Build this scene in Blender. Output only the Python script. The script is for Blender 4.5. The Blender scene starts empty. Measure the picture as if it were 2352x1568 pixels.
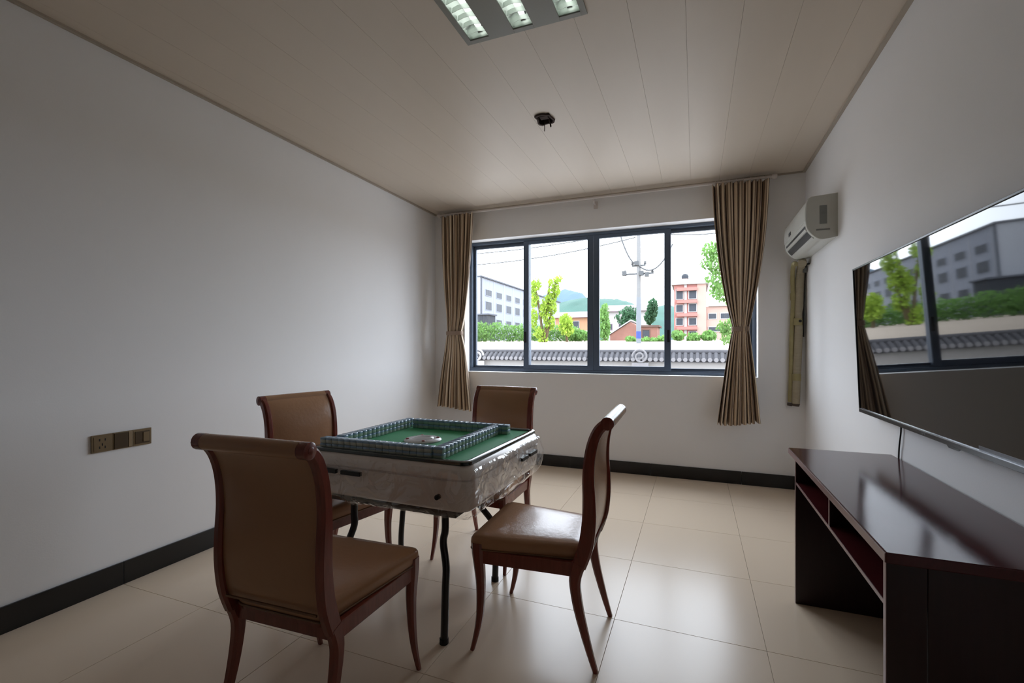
import bpy, bmesh, math, random
from mathutils import Vector, Matrix, noise as mnoise

random.seed(7)
scene = bpy.context.scene
col = scene.collection
R = math.radians

# ------------------------------------------------------------------ camera
cam_data = bpy.data.cameras.new('camera')
cam = bpy.data.objects.new('camera', cam_data)
col.objects.link(cam)
cam.location = (0, 0, 1.25)
cam.rotation_euler = (R(90), 0, math.atan(421 / 1069))
cam_data.sensor_width = 36
cam_data.lens = 1069 / 2352 * 36
cam_data.shift_y = 13 / 2352
cam_data.clip_start = 0.02
cam_data.clip_end = 2000
scene.camera = cam

# ------------------------------------------------------------------ sky: even bright overcast
SKY = 8.3
world = bpy.data.worlds.new('sky')
scene.world = world
world.use_nodes = True
bg = world.node_tree.nodes.get('Background') or world.node_tree.nodes.new('ShaderNodeBackground')
bg.inputs['Color'].default_value = (0.815, 0.895, 1.0, 1)
bg.inputs['Strength'].default_value = SKY

# window portal: only guides the sampling of the sky through the opening
pd = bpy.data.lights.new('window_portal', 'AREA')
pd.shape = 'RECTANGLE'
pd.size = 2.95
pd.size_y = 1.46
pd.cycles.is_portal = True
portal = bpy.data.objects.new('window_portal', pd)
portal.location = (-0.952, 4.98, 1.713)
portal.rotation_euler = (R(-90), 0, 0)
col.objects.link(portal)

scene.view_settings.view_transform = 'Standard'
scene.view_settings.look = 'None'
scene.view_settings.exposure = 0.0
scene.view_settings.gamma = 1.0
scene.view_settings.use_curve_mapping = False
cy = scene.cycles
cy.use_denoising = True
try:
    cy.denoiser = 'OPENIMAGEDENOISE'
except Exception:
    pass
cy.max_bounces = 14
cy.diffuse_bounces = 8
cy.glossy_bounces = 5
cy.transparent_max_bounces = 16
cy.sample_clamp_indirect = 25.0
cy.caustics_reflective = False
cy.caustics_refractive = False

# ------------------------------------------------------------------ room numbers
XL, XR, YB, YF, ZC = -2.816, 0.894, 4.715, -2.8, 2.785


# ------------------------------------------------------------------ materials
def lin(c):
    out = []
    for v in c:
        v = v / 255
        out.append(v / 12.92 if v <= 0.04045 else ((v + 0.055) / 1.055) ** 2.4)
    return out


def material(name, rgb, rough=0.5, metal=0.0, var=0.06, scale=8.0, stretch=(1, 1, 1), bump=0.0, bump_scale=None,
             coat=0.0, spec=0.5, sheen=0.0, emit=0.0, rough_var=0.0, dark=1.0):
    """procedural principled material; rgb in sRGB 0-255"""
    m = bpy.data.materials.new(name)
    m.use_nodes = True
    nt = m.node_tree
    b = nt.nodes['Principled BSDF']
    c = [v * dark for v in lin(rgb)]
    tc = nt.nodes.new('ShaderNodeTexCoord')
    mp = nt.nodes.new('ShaderNodeMapping')
    mp.inputs['Scale'].default_value = stretch
    nt.links.new(tc.outputs['Object'], mp.inputs['Vector'])
    nz = nt.nodes.new('ShaderNodeTexNoise')
    nz.inputs['Scale'].default_value = scale
    nz.inputs['Detail'].default_value = 4
    nt.links.new(mp.outputs['Vector'], nz.inputs['Vector'])
    rp = nt.nodes.new('ShaderNodeValToRGB')
    rp.color_ramp.elements[0].position = 0.15
    rp.color_ramp.elements[1].position = 0.85
    rp.color_ramp.elements[0].color = (*[max(0, v * (1 - var)) for v in c], 1)
    rp.color_ramp.elements[1].color = (*[min(1, v * (1 + var)) for v in c], 1)
    nt.links.new(nz.outputs['Fac'], rp.inputs['Fac'])
    nt.links.new(rp.outputs['Color'], b.inputs['Base Color'])
    b.inputs['Roughness'].default_value = rough
    b.inputs['Metallic'].default_value = metal
    b.inputs['Coat Weight'].default_value = coat
    b.inputs['Coat Roughness'].default_value = 0.08
    b.inputs['Specular IOR Level'].default_value = spec
    b.inputs['Sheen Weight'].default_value = sheen
    if rough_var:
        mr = nt.nodes.new('ShaderNodeMapRange')
        mr.inputs['To Min'].default_value = max(0.02, rough - rough_var)
        mr.inputs['To Max'].default_value = rough + rough_var
        nt.links.new(nz.outputs['Fac'], mr.inputs['Value'])
        nt.links.new(mr.outputs['Result'], b.inputs['Roughness'])
    if emit:
        b.inputs['Emission Color'].default_value = (*c, 1)
        b.inputs['Emission Strength'].default_value = emit
    if bump:
        n2 = nt.nodes.new('ShaderNodeTexNoise')
        n2.inputs['Scale'].default_value = bump_scale or scale * 5
        n2.inputs['Detail'].default_value = 3
        nt.links.new(mp.outputs['Vector'], n2.inputs['Vector'])
        bp = nt.nodes.new('ShaderNodeBump')
        bp.inputs['Strength'].default_value = bump
        bp.inputs['Distance'].default_value = 0.01
        nt.links.new(n2.outputs['Fac'], bp.inputs['Height'])
        nt.links.new(bp.outputs['Normal'], b.inputs['Normal'])
    return m


def leaf_material(name, rgb, var=0.35):
    m = material(name, rgb, rough=0.6, var=var, scale=1.6, dark=0.85, spec=0.2)
    nt = m.node_tree
    b = nt.nodes['Principled BSDF']
    tr = nt.nodes.new('ShaderNodeBsdfTranslucent')
    rp = [n for n in nt.nodes if n.type == 'VALTORGB'][0]
    nt.links.new(rp.outputs['Color'], tr.inputs['Color'])
    mx = nt.nodes.new('ShaderNodeMixShader')
    mx.inputs['Fac'].default_value = 0.45
    nt.links.new(b.outputs['BSDF'], mx.inputs[1])
    nt.links.new(tr.outputs['BSDF'], mx.inputs[2])
    nt.links.new(mx.outputs['Shader'], nt.nodes['Material Output'].inputs['Surface'])
    return m


def clear_sheet(name, base=0.05, rough=0.02, tint=(1, 1, 1), wrinkle=0.0, wscale=20, fres_ior=1.45, milk=0.0):
    """thin transparent sheet: transparent + glossy by fresnel (window panes, plastic film)"""
    m = bpy.data.materials.new(name)
    m.use_nodes = True
    nt = m.node_tree
    for n in list(nt.nodes):
        if n.type != 'OUTPUT_MATERIAL':
            nt.nodes.remove(n)
    out = nt.nodes['Material Output']
    t = nt.nodes.new('ShaderNodeBsdfTransparent')
    t.inputs['Color'].default_value = (*tint, 1)
    g = nt.nodes.new('ShaderNodeBsdfGlossy')
    g.inputs['Roughness'].default_value = rough
    g.inputs['Color'].default_value = (1, 1, 1, 1)
    lw_ = nt.nodes.new('ShaderNodeLayerWeight')
    lw_.inputs['Blend'].default_value = 0.5
    p5 = nt.nodes.new('ShaderNodeMath')
    p5.operation = 'POWER'
    p5.inputs[1].default_value = 5.0
    nt.links.new(lw_.outputs['Facing'], p5.inputs[0])
    f0 = ((fres_ior - 1) / (fres_ior + 1)) ** 2
    fr = nt.nodes.new('ShaderNodeMath')       # Schlick, the same from both sides
    fr.operation = 'MULTIPLY_ADD'
    fr.inputs[1].default_value = 1 - f0
    fr.inputs[2].default_value = f0
    nt.links.new(p5.outputs[0], fr.inputs[0])
    ad = nt.nodes.new('ShaderNodeMath')
    ad.operation = 'ADD'
    ad.use_clamp = True
    ad.inputs[1].default_value = base
    nt.links.new(fr.outputs[0], ad.inputs[0])
    mx = nt.nodes.new('ShaderNodeMixShader')
    nt.links.new(ad.outputs[0], mx.inputs['Fac'])
    nt.links.new(t.outputs[0], mx.inputs[1])
    nt.links.new(g.outputs[0], mx.inputs[2])
    last = mx
    if milk:
        d = nt.nodes.new('ShaderNodeBsdfDiffuse')
        d.inputs['Color'].default_value = (0.75, 0.76, 0.78, 1)
        m2 = nt.nodes.new('ShaderNodeMixShader')
        m2.inputs['Fac'].default_value = milk
        nt.links.new(mx.outputs[0], m2.inputs[1])
        nt.links.new(d.outputs[0], m2.inputs[2])
        last = m2
    if wrinkle:
        tc = nt.nodes.new('ShaderNodeTexCoord')
        nz = nt.nodes.new('ShaderNodeTexNoise')
        nz.inputs['Scale'].default_value = wscale
        nz.inputs['Distortion'].default_value = 1.5
        bp = nt.nodes.new('ShaderNodeBump')
        bp.inputs['Strength'].default_value = wrinkle
        bp.inputs['Distance'].default_value = 0.03
        nt.links.new(tc.outputs['Object'], nz.inputs['Vector'])
        nt.links.new(nz.outputs['Fac'], bp.inputs['Height'])
        nt.links.new(bp.outputs['Normal'], g.inputs['Normal'])
        nt.links.new(bp.outputs['Normal'], lw_.inputs['Normal'])
    nt.links.new(last.outputs[0], out.inputs['Surface'])
    return m


M = {}
M['wall'] = material('wall_paint', (238, 239, 241), 0.75, var=0.012, scale=2.5, bump=0.03, bump_scale=160)
M['wall_front'] = material('wall_front_added_dark_panelling', (96, 80, 66), 0.6, var=0.1, scale=6, stretch=(6, 6, .6))  # invented dark panelling on the unseen wall, keeps the near end of the room dim
M['ceil'] = material('ceiling_panel_pvc', (208, 196, 181), 0.45, var=0.015, scale=3, stretch=(4, .3, 1))
M['ceil_trim'] = material('ceiling_trim', (170, 160, 146), 0.5, var=0.03)
M['floor'] = material('floor_tile_glaze', (230, 212, 189), 0.25, var=0.012, scale=1.2, spec=0.5, bump=0.006, bump_scale=6)
M['grout'] = material('grout', (150, 136, 118), 0.9)
M['base'] = material('baseboard_black_stone', (26, 27, 28), 0.22, var=0.25, scale=30)
M['concrete'] = material('concrete', (150, 146, 140), 0.9, var=0.1)
M['alu'] = material('window_aluminium', (86, 99, 117), 0.4, var=0.05, scale=5, metal=0.15)
M['rubber'] = material('rubber_black', (16, 16, 17), 0.6)
M['glass'] = clear_sheet('window_glass', base=0.0, rough=0.0, fres_ior=1.35)
M['wood'] = material('chair_wood_red_brown', (116, 53, 42), 0.27, var=0.3, scale=14, stretch=(6, 6, 0.8), coat=0.25)
M['leather'] = material('leather_tan', (168, 127, 96), 0.25, var=0.04, scale=3, bump=0.08, bump_scale=60)
M['leather_back'] = material('leather_tan_back', (112, 84, 60), 0.34, var=0.08, scale=5, bump=0.08, bump_scale=70)
M['piping'] = material('leather_piping', (120, 88, 62), 0.4)
M['tbl_body'] = material('table_grey_plastic', (214, 209, 206), 0.25, var=0.05, scale=6, coat=0.4)
M['tbl_rim'] = material('table_rim_dark_green', (18, 34, 30), 0.18, var=0.1, coat=0.5)
M['felt'] = material('table_felt_green', (44, 150, 96), 0.7, var=0.07, scale=60, sheen=0.05, bump=0.1, bump_scale=400)
M['black_metal'] = material('black_painted_steel', (18, 18, 19), 0.3, var=0.1)
M['slot'] = material('black_plastic', (10, 10, 11), 0.4)
M['film'] = clear_sheet('plastic_film', base=0.07, rough=0.07, wrinkle=1.0, wscale=7, milk=0.03)
M['dome'] = clear_sheet('console_dome_acrylic', base=0.05, rough=0.03, milk=0.25)
M['tile_back'] = material('mahjong_tile_back_blue', (128, 158, 184), 0.2, var=0.05, scale=20)
M['tile_body'] = material('mahjong_tile_ivory', (178, 192, 186), 0.2, var=0.04, scale=20)
M['console'] = material('console_white_plastic', (200, 198, 202), 0.3)
M['console_red'] = material('console_button_red', (150, 60, 60), 0.35)
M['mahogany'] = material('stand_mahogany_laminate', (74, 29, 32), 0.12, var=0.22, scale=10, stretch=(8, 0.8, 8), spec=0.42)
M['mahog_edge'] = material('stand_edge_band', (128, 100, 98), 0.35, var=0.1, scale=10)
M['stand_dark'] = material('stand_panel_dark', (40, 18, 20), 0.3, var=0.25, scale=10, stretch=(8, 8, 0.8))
M['pale_plastic'] = material('pale_plastic', (196, 188, 186), 0.5)
M['screen'] = material('tv_screen_black_glass', (6, 6, 7), 0.03, var=0.02, spec=0.65)
M['tv_black'] = material('tv_black_plastic', (16, 18, 22), 0.3)
M['silver'] = material('silver_trim', (176, 180, 188), 0.25, metal=0.85, var=0.03)
M['sticker'] = material('tv_film_strip', (88, 92, 104), 0.3, var=0.15, scale=30)
M['ac'] = material('ac_white_plastic', (206, 208, 202), 0.35, var=0.02)
M['ac_side'] = material('ac_side_plastic', (186, 186, 178), 0.4, var=0.03)
M['ac_dark'] = material('ac_outlet_dark', (34, 34, 32), 0.5)
M['ac_grey'] = material('ac_grey_plastic', (120, 122, 118), 0.45)
M['tape'] = material('pipe_wrap_tape', (164, 154, 132), 0.7, var=0.12, scale=20, stretch=(1, 1, 6), bump=0.3, bump_scale=40)
M['tape_y'] = material('pipe_yellow_insulation', (156, 146, 104), 0.7, var=0.15, scale=20)
M['cable'] = material('cable_black', (20, 20, 21), 0.45)
M['rod'] = material('curtain_rod_white', (206, 198, 194), 0.3, var=0.03)
M['tie'] = material('curtain_tieback', (150, 128, 112), 0.75, var=0.1, scale=40)
M['plate'] = material('wall_plate_bronze', (132, 116, 90), 0.33, metal=0.35, var=0.08, scale=10)
M['plate_dark'] = material('wall_plate_dark_bronze', (84, 72, 56), 0.33, metal=0.35, var=0.08, scale=10)
M['plate_hi'] = material('wall_plate_champagne', (160, 144, 118), 0.3, metal=0.35, var=0.05)
M['hole'] = material('socket_hole', (16, 14, 12), 0.7)
M['cavity'] = material('ceiling_cavity_dark_brown', (62, 48, 42), 0.9, var=0.3, scale=30)
M['wire_b'] = material('wire_brown', (70, 58, 50), 0.6)
M['lamp_body'] = material('lamp_panel_grey', (136, 136, 128), 0.4, var=0.03)
M['reflector'] = material('lamp_reflector_aluminium', (200, 205, 200), 0.3, metal=0.9, var=0.03)
M['tube'] = material('fluorescent_tube', (238, 248, 240), 0.3, var=0.0, emit=2.0)
# outdoors
M['paving'] = material('paving_pale', (176, 172, 168), 0.9, var=0.08, scale=0.6)
M['dirt'] = material('ground_pale_earth', (170, 156, 140), 0.95, var=0.14, scale=0.25, bump=0.2, bump_scale=3, dark=0.66, spec=0.2)
M['plaster'] = material('garden_wall_plaster', (158, 154, 150), 0.9, var=0.06, scale=2, dark=0.66, spec=0.2)
M['clay'] = material('roof_tile_grey_clay', (78, 77, 80), 0.8, var=0.2, scale=12, dark=0.66, spec=0.2)
M['clay_end'] = material('roof_tile_end_light', (128, 125, 126), 0.8, var=0.15, scale=25, dark=0.66, spec=0.2)
M['ornament'] = material('ornament_white', (196, 192, 190), 0.8, var=0.08, scale=8, dark=0.66, spec=0.2)
M['bldg_grey'] = material('building_grey_paint', (156, 161, 172), 0.9, var=0.05, scale=0.2, dark=0.66, spec=0.2)
M['bldg_white'] = material('building_white_paint', (186, 189, 196), 0.9, var=0.04, scale=0.2, dark=0.66, spec=0.2)
M['bldg_trim'] = material('building_dark_trim', (92, 96, 104), 0.8, dark=0.66, spec=0.2)
M['ext_pane'] = material('far_window_glass', (66, 70, 78), 0.5, var=0.1, dark=0.66, spec=0.2)
M['annex'] = material('annex_dark_cladding', (62, 66, 72), 0.8, var=0.1, scale=1, dark=0.66, spec=0.2)
M['pink'] = material('building_pink_paint', (176, 122, 114), 0.9, var=0.07, scale=0.3, dark=0.66, spec=0.2)
M['pink_pale'] = material('building_pale_pink_paint', (190, 158, 146), 0.9, var=0.07, scale=0.3, dark=0.66, spec=0.2)
M['ext_white'] = material('far_white_paint', (180, 176, 174), 0.9, var=0.05, scale=0.3, dark=0.66, spec=0.2)
M['lilac'] = material('roof_lilac_sheet', (142, 124, 134), 0.7, var=0.06, scale=0.3, dark=0.66, spec=0.2)
M['orange'] = material('house_orange_paint', (182, 140, 110), 0.9, var=0.1, scale=0.3, dark=0.66, spec=0.2)
M['brick'] = material('house_old_brick', (146, 106, 94), 0.9, var=0.2, scale=1.2, dark=0.66, spec=0.2)
M['roof_brown'] = material('house_brown_roof', (104, 84, 76), 0.9, var=0.2, scale=1, dark=0.66, spec=0.2)
M['pole'] = material('pole_concrete', (132, 132, 132), 0.85, var=0.06, scale=2, dark=0.66, spec=0.2)
M['pole_paint'] = material('pole_white_paint', (128, 133, 138), 0.8, var=0.05, scale=2, dark=0.66, spec=0.2)
M['pole_blue'] = material('pole_blue_band', (70, 86, 150), 0.7, dark=0.66, spec=0.2)
M['pole_gear'] = material('pole_gear_grey', (92, 94, 96), 0.7, dark=0.66, spec=0.2)
M['leaf_lime'] = leaf_material('leaf_lime_green', (156, 184, 72))
M['leaf_mid'] = leaf_material('leaf_mid_green', (110, 148, 80))
M['leaf_dark'] = leaf_material('leaf_dark_green', (72, 108, 78))
M['bark'] = material('bark', (104, 88, 66), 0.9, var=0.25, scale=4, dark=0.66, spec=0.2)
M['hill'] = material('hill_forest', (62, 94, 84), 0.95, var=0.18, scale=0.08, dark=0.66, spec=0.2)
M['hill_far'] = material('far_hill_forest_hazed', (84, 106, 122), 0.95, var=0.08, scale=0.03, dark=0.66, spec=0.2)  # distance haze is put into this bluish base colour


def stripes_material():
    m = bpy.data.materials.new('curtain_striped_fabric')
    m.use_nodes = True
    nt = m.node_tree
    b = nt.nodes['Principled BSDF']
    b.inputs['Roughness'].default_value = 0.7
    b.inputs['Sheen Weight'].default_value = 0.15
    at = nt.nodes.new('ShaderNodeAttribute')
    at.attribute_name = 'fabric_u'
    mu = nt.nodes.new('ShaderNodeMath')
    mu.operation = 'MULTIPLY'
    mu.inputs[1].default_value = 17.0
    fr = nt.nodes.new('ShaderNodeMath')
    fr.operation = 'FRACT'
    nt.links.new(at.outputs['Fac'], mu.inputs[0])
    nt.links.new(mu.outputs[0], fr.inputs[0])
    rp = nt.nodes.new('ShaderNodeValToRGB')
    cr = rp.color_ramp
    a, d, e = lin((196, 174, 148)), lin((112, 90, 72)), lin((218, 200, 176))
    cr.elements[0].position = 0.0
    cr.elements[0].color = (*a, 1)
    cr.elements[1].position = 0.30
    cr.elements[1].color = (*a, 1)
    for p, c in ((0.36, d), (0.52, d), (0.58, e), (0.80, e), (0.86, d), (0.94, d), (1.0, a)):
        el = cr.elements.new(p)
        el.color = (*c, 1)
    nt.links.new(fr.outputs[0], rp.inputs['Fac'])
    nz = nt.nodes.new('ShaderNodeTexNoise')
    nz.inputs['Scale'].default_value = 300
    bp = nt.nodes.new('ShaderNodeBump')
    bp.inputs['Strength'].default_value = 0.15
    bp.inputs['Distance'].default_value = 0.002
    nt.links.new(nz.outputs['Fac'], bp.inputs['Height'])
    nt.links.new(bp.outputs['Normal'], b.inputs['Normal'])
    nt.links.new(rp.outputs['Color'], b.inputs['Base Color'])
    return m


M['curtain'] = stripes_material()


# ------------------------------------------------------------------ mesh helpers
class MB:
    def __init__(s):
        s.v, s.f, s.mi = [], [], []

    def add(s, verts, faces, mi=0):
        o = len(s.v)
        s.v += [tuple(v) for v in verts]
        s.f += [tuple(i + o for i in f) for f in faces]
        s.mi += [mi] * len(faces)
        return s

    def box(s, x0, x1, y0, y1, z0, z1, mi=0):
        v = [(x0, y0, z0), (x1, y0, z0), (x1, y1, z0), (x0, y1, z0), (x0, y0, z1), (x1, y0, z1), (x1, y1, z1), (x0, y1, z1)]
        f = [(0, 3, 2, 1), (4, 5, 6, 7), (0, 1, 5, 4), (1, 2, 6, 5), (2, 3, 7, 6), (3, 0, 4, 7)]
        return s.add(v, f, mi)

    def loft(s, rings, mi=0, cap0=True, cap1=True, closed=True):
        n = len(rings[0])
        v = [p for r in rings for p in r]
        f = []
        for j in range(len(rings) - 1):
            for i in range(n if closed else n - 1):
                k = (i + 1) % n
                f.append((j * n + i, j * n + k, (j + 1) * n + k, (j + 1) * n + i))
        if cap0:
            f.append(tuple(range(n - 1, -1, -1)))
        if cap1:
            f.append(tuple((len(rings) - 1) * n + i for i in range(n)))
        return s.add(v, f, mi)

    def tube(s, path, r, n=8, mi=0, caps=True):
        path = [Vector(p) for p in path]
        rs = r if isinstance(r, (list, tuple)) else [r] * len(path)
        rings = []
        up = Vector((0, 0, 1))
        prev = None
        for i, p in enumerate(path):
            t = (path[min(i + 1, len(path) - 1)] - path[max(i - 1, 0)]).normalized()
            if prev is None:
                a = up if abs(t.z) < 0.9 else Vector((1, 0, 0))
                u = t.cross(a).normalized()
            else:
                u = (prev - t * prev.dot(t)).normalized()
            prev = u
            w = t.cross(u)
            rings.append([p + (u * math.cos(2 * math.pi * k / n) + w * math.sin(2 * math.pi * k / n)) * rs[i] for k in range(n)])
        return s.loft(rings, mi, caps, caps)

    def sweep_yz(s, path, x0, hx, ht, ch=0.25, mi=0, xs=None):
        """path [(y,z)], section in the plane of x and the in-plane normal, chamfered rectangle"""
        rings = []
        n = len(path)
        hts = ht if isinstance(ht, (list, tuple)) else [ht] * n
        hxs = hx if isinstance(hx, (list, tuple)) else [hx] * n
        xs = xs or [x0] * n
        for i, (y, z) in enumerate(path):
            a, b = path[max(i - 1, 0)], path[min(i + 1, n - 1)]
            t = Vector((b[0] - a[0], b[1] - a[1])).normalized()
            nn = Vector((t.y, -t.x))
            h, w = hts[i], hxs[i]
            c = min(h, w) * ch * 2
            sec = [(-w, -h + c), (-w + c, -h), (w - c, -h), (w, -h + c), (w, h - c), (w - c, h), (-w + c, h), (-w, h - c)]
            rings.append([(xs[i] + q[0], y + nn.x * q[1], z + nn.y * q[1]) for q in sec])
        return s.loft(rings, mi)

    def prism(s, poly, axis, a, b, mi=0):
        """extrude polygon along axis; poly coords are the two other axes in order"""
        def mk(p, t):
            return {'x': (t, p[0], p[1]), 'y': (p[0], t, p[1]), 'z': (p[0], p[1], t)}[axis]
        return s.loft([[mk(p, a) for p in poly], [mk(p, b) for p in poly]], mi)

    def lathe(s, prof, cx, cy, n=24, mi=0, caps=True):
        rings = [[(cx + r * math.cos(2 * math.pi * k / n), cy + r * math.sin(2 * math.pi * k / n), z) for k in range(n)] for r, z in prof]
        return s.loft(rings, mi, caps, caps)

    def grid(s, fn, nu, nv, mi=0):
        v = [fn(i / nu, j / nv) for j in range(nv + 1) for i in range(nu + 1)]
        f = [(j * (nu + 1) + i, j * (nu + 1) + i + 1, (j + 1) * (nu + 1) + i + 1, (j + 1) * (nu + 1) + i) for j in range(nv) for i in range(nu)]
        return s.add(v, f, mi)

    def mesh(s, name, mats, smooth=0):
        me = bpy.data.meshes.new(name)
        me.from_pydata(s.v, [], s.f)
        mats = mats if isinstance(mats, (list, tuple)) else [mats]
        for m in mats:
            me.materials.append(M[m])
        if any(s.mi):
            me.polygons.foreach_set('material_index', s.mi)
        bm = bmesh.new()
        bm.from_mesh(me)
        bmesh.ops.recalc_face_normals(bm, faces=bm.faces)
        bm.to_mesh(me)
        bm.free()
        if smooth:
            me.polygons.foreach_set('use_smooth', [True] * len(me.polygons))
            me.set_sharp_from_angle(angle=R(smooth))
        me.update()
        return me

    def build(s, name, mats, parent=None, smooth=0, bevel=0.0, loc=None):
        o = bpy.data.objects.new(name, s.mesh(name, mats, smooth))
        col.objects.link(o)
        o.parent = parent
        if loc:
            o.location = loc
        if bevel:
            bv = o.modifiers.new('bevel', 'BEVEL')
            bv.width = bevel
            bv.segments = 2
            bv.limit_method = 'ANGLE'
            bv.angle_limit = R(40)
        return o


def tag(o, label=None, cat=None, group=None, kind=None):
    if label:
        o['label'] = label
    if cat:
        o['category'] = cat
    if group:
        o['group'] = group
    if kind:
        o['kind'] = kind
    return o


def empty(name, loc=(0, 0, 0), rz=0.0, rot=None):
    o = bpy.data.objects.new(name, None)
    o.empty_display_size = 0.1
    col.objects.link(o)
    o.location = loc
    o.rotation_euler = rot or (0, 0, rz)
    return o


def thing(name, label, cat, loc=(0, 0, 0), rz=0.0, group=None, rot=None):
    return tag(empty(name, loc, rz, rot), label, cat, group)


def copy_tree(o, parent=None):
    c = o.copy()
    col.objects.link(c)
    c.parent = parent
    for ch in list(o.children):
        copy_tree(ch, c)
    return c


def link_mesh(name, me, parent=None, loc=(0, 0, 0), rz=0.0, scale=None):
    o = bpy.data.objects.new(name, me)
    col.objects.link(o)
    o.parent = parent
    o.location = loc
    o.rotation_euler = (0, 0, rz)
    if scale:
        o.scale = scale
    return o


def rrect(cx, cy, hx, hy, r, n=6):
    pts = []
    for sx, sy, a0 in ((1, 1, 0), (-1, 1, 90), (-1, -1, 180), (1, -1, 270)):
        for k in range(n + 1):
            a = R(a0 + 90 * k / n)
            pts.append((cx + sx * (hx - r) + r * math.cos(a), cy + sy * (hy - r) + r * math.sin(a)))
    return pts


def lerp(a, b, t):
    return a + (b - a) * t


def catmull(pts, sub=6):
    """smooth a list of tuples"""
    out = []
    n = len(pts)
    for i in range(n - 1):
        p0, p1, p2, p3 = pts[max(i - 1, 0)], pts[i], pts[i + 1], pts[min(i + 2, n - 1)]
        for k in range(sub):
            t = k / sub
            out.append(tuple(0.5 * ((2 * b) + (c - a) * t + (2 * a - 5 * b + 4 * c - d) * t * t + (3 * b - a - 3 * c + d) * t ** 3)
                             for a, b, c, d in zip(p0, p1, p2, p3)))
    out.append(tuple(pts[-1]))
    return out


def cut_cells(x0, x1, y0, y1, holes):
    """rectangle minus rectangular holes -> list of cells"""
    xs = sorted({x0, x1, *[min(max(h[i], x0), x1) for h in holes for i in (0, 1)]})
    ys = sorted({y0, y1, *[min(max(h[i], y0), y1) for h in holes for i in (2, 3)]})
    cells = []
    for a, b in zip(xs, xs[1:]):
        for c, d in zip(ys, ys[1:]):
            mx, my = (a + b) / 2, (c + d) / 2
            if b - a < 1e-5 or d - c < 1e-5 or any(h[0] < mx < h[1] and h[2] < my < h[3] for h in holes):
                continue
            cells.append((a, b, c, d))
    return cells


# ================================================================== THE ROOM
# floor: slab with each tile as its own piece
floor = MB().box(XL, XR, YF, YB, -0.12, -0.0035).build('floor', 'grout')
tag(floor, kind='structure')
TX, TY, GX, GY = -0.346, 2.165, 0.62, 0.631
kx0, kx1 = math.floor((XL - TX) / GX), math.ceil((XR - TX) / GX)
ky0, ky1 = math.floor((YF - TY) / GY), math.ceil((YB - TY) / GY)
g = 0.0009
full_tile = None
for i in range(kx0, kx1):
    for j in range(ky0, ky1):
        a, b = max(TX + i * GX, XL), min(TX + (i + 1) * GX, XR)
        c, d = max(TY + j * GY, YF), min(TY + (j + 1) * GY, YB)
        if b - a < 0.02 or d - c < 0.02:
            continue
        whole = abs(b - a - GX) < 1e-6 and abs(d - c - GY) < 1e-6
        hx, hy = (b - a) / 2 - g, (d - c) / 2 - g
        if whole and full_tile:
            me = full_tile
        else:
            e = 0.0006
            mb = MB().loft([[(-hx, -hy, -0.0035), (hx, -hy, -0.0035), (hx, hy, -0.0035), (-hx, hy, -0.0035)],
                            [(-hx, -hy, -e), (hx, -hy, -e), (hx, hy, -e), (-hx, hy, -e)],
                            [(-hx + e, -hy + e, 0), (hx - e, -hy + e, 0), (hx - e, hy - e, 0), (-hx + e, hy - e, 0)]])
            me = mb.mesh('floor_tile', 'floor')
            if whole:
                full_tile = me
        link_mesh('floor_tile', me, floor, ((a + b) / 2, (c + d) / 2, 0))

# walls
T = 0.22
tag(MB().box(XL - T, XL, YF - T, YB + 0.24, -0.12, 3.08).build('wall_left', 'wall'), kind='structure')
tag(MB().box(XR, XR + T, YF - T, YB + 0.24, -0.12, 3.08).build('wall_right', 'wall'), kind='structure')
tag(MB().box(XL, XR, YF - T, YF, -0.12, 3.08).build('wall_front', 'wall_front'), kind='structure')
WX0, WX1, WZ0, WZ1 = -2.432, 0.527, 0.976, 2.452
mb = MB()
for a, b, c, d in cut_cells(XL, XR, -0.12, 3.08, [(WX0, WX1, WZ0, WZ1)]):
    mb.box(a, b, YB, YB + 0.24, c, d)
wb = mb.build('wall_back', 'wall')
tag(wb, kind='structure')
tag(MB().box(XL - T, XR + T, YF - T, YB + 0.24, 3.08, 3.2).build('roof_slab', 'concrete'), kind='structure')

# ceiling: narrow PVC panels running towards the window, with the lamp and the open hole cut out
LX0, LX1, LY0, LY1 = -1.064, -0.468, 1.512, 2.106
HX0, HX1, HY0, HY1 = -0.992, -0.892, 2.925, 3.052
ceiling = tag(empty('ceiling'), kind='structure')
SP, S0 = 0.2435, -0.040
k0, k1 = math.floor((XL - S0) / SP), math.ceil((XR - S0) / SP)
for k in range(k0, k1):
    a, b = max(S0 + k * SP, XL) + 0.0005, min(S0 + (k + 1) * SP, XR) - 0.0005
    if b - a < 0.01:
        continue
    mb = MB()
    for q in cut_cells(a, b, YF, YB, [(LX0, LX1, LY0, LY1), (HX0, HX1, HY0, HY1)]):
        mb.box(q[0], q[1], q[2], q[3], ZC, ZC + 0.009)
    mb.build('ceiling_panel', 'ceil', ceiling)
for q in cut_cells(XL, XR, YF, YB, [(LX0, LX1, LY0, LY1), (HX0 - .006, HX1 + .006, HY0 - .006, HY1 + .006)]):
    MB().box(q[0], q[1], q[2], q[3], ZC + 0.0095, ZC + 0.013).build('backing_board', 'ceil', ceiling)
# thin angle trim where the panels meet the walls
tag(MB().box(XL, XL + 0.022, YF, YB, ZC - 0.012, ZC).build('trim_1', 'ceil_trim'), kind='structure')
tag(MB().box(XR - 0.022, XR, YF, YB, ZC - 0.012, ZC).build('trim_2', 'ceil_trim'), kind='structure')
tag(MB().box(XL + 0.022, XR - 0.022, YB - 0.02, YB, ZC - 0.012, ZC).build('trim_3', 'ceil_trim'), kind='structure')

# baseboards of black stone pieces
BH, BT = 0.118, 0.012


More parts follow.
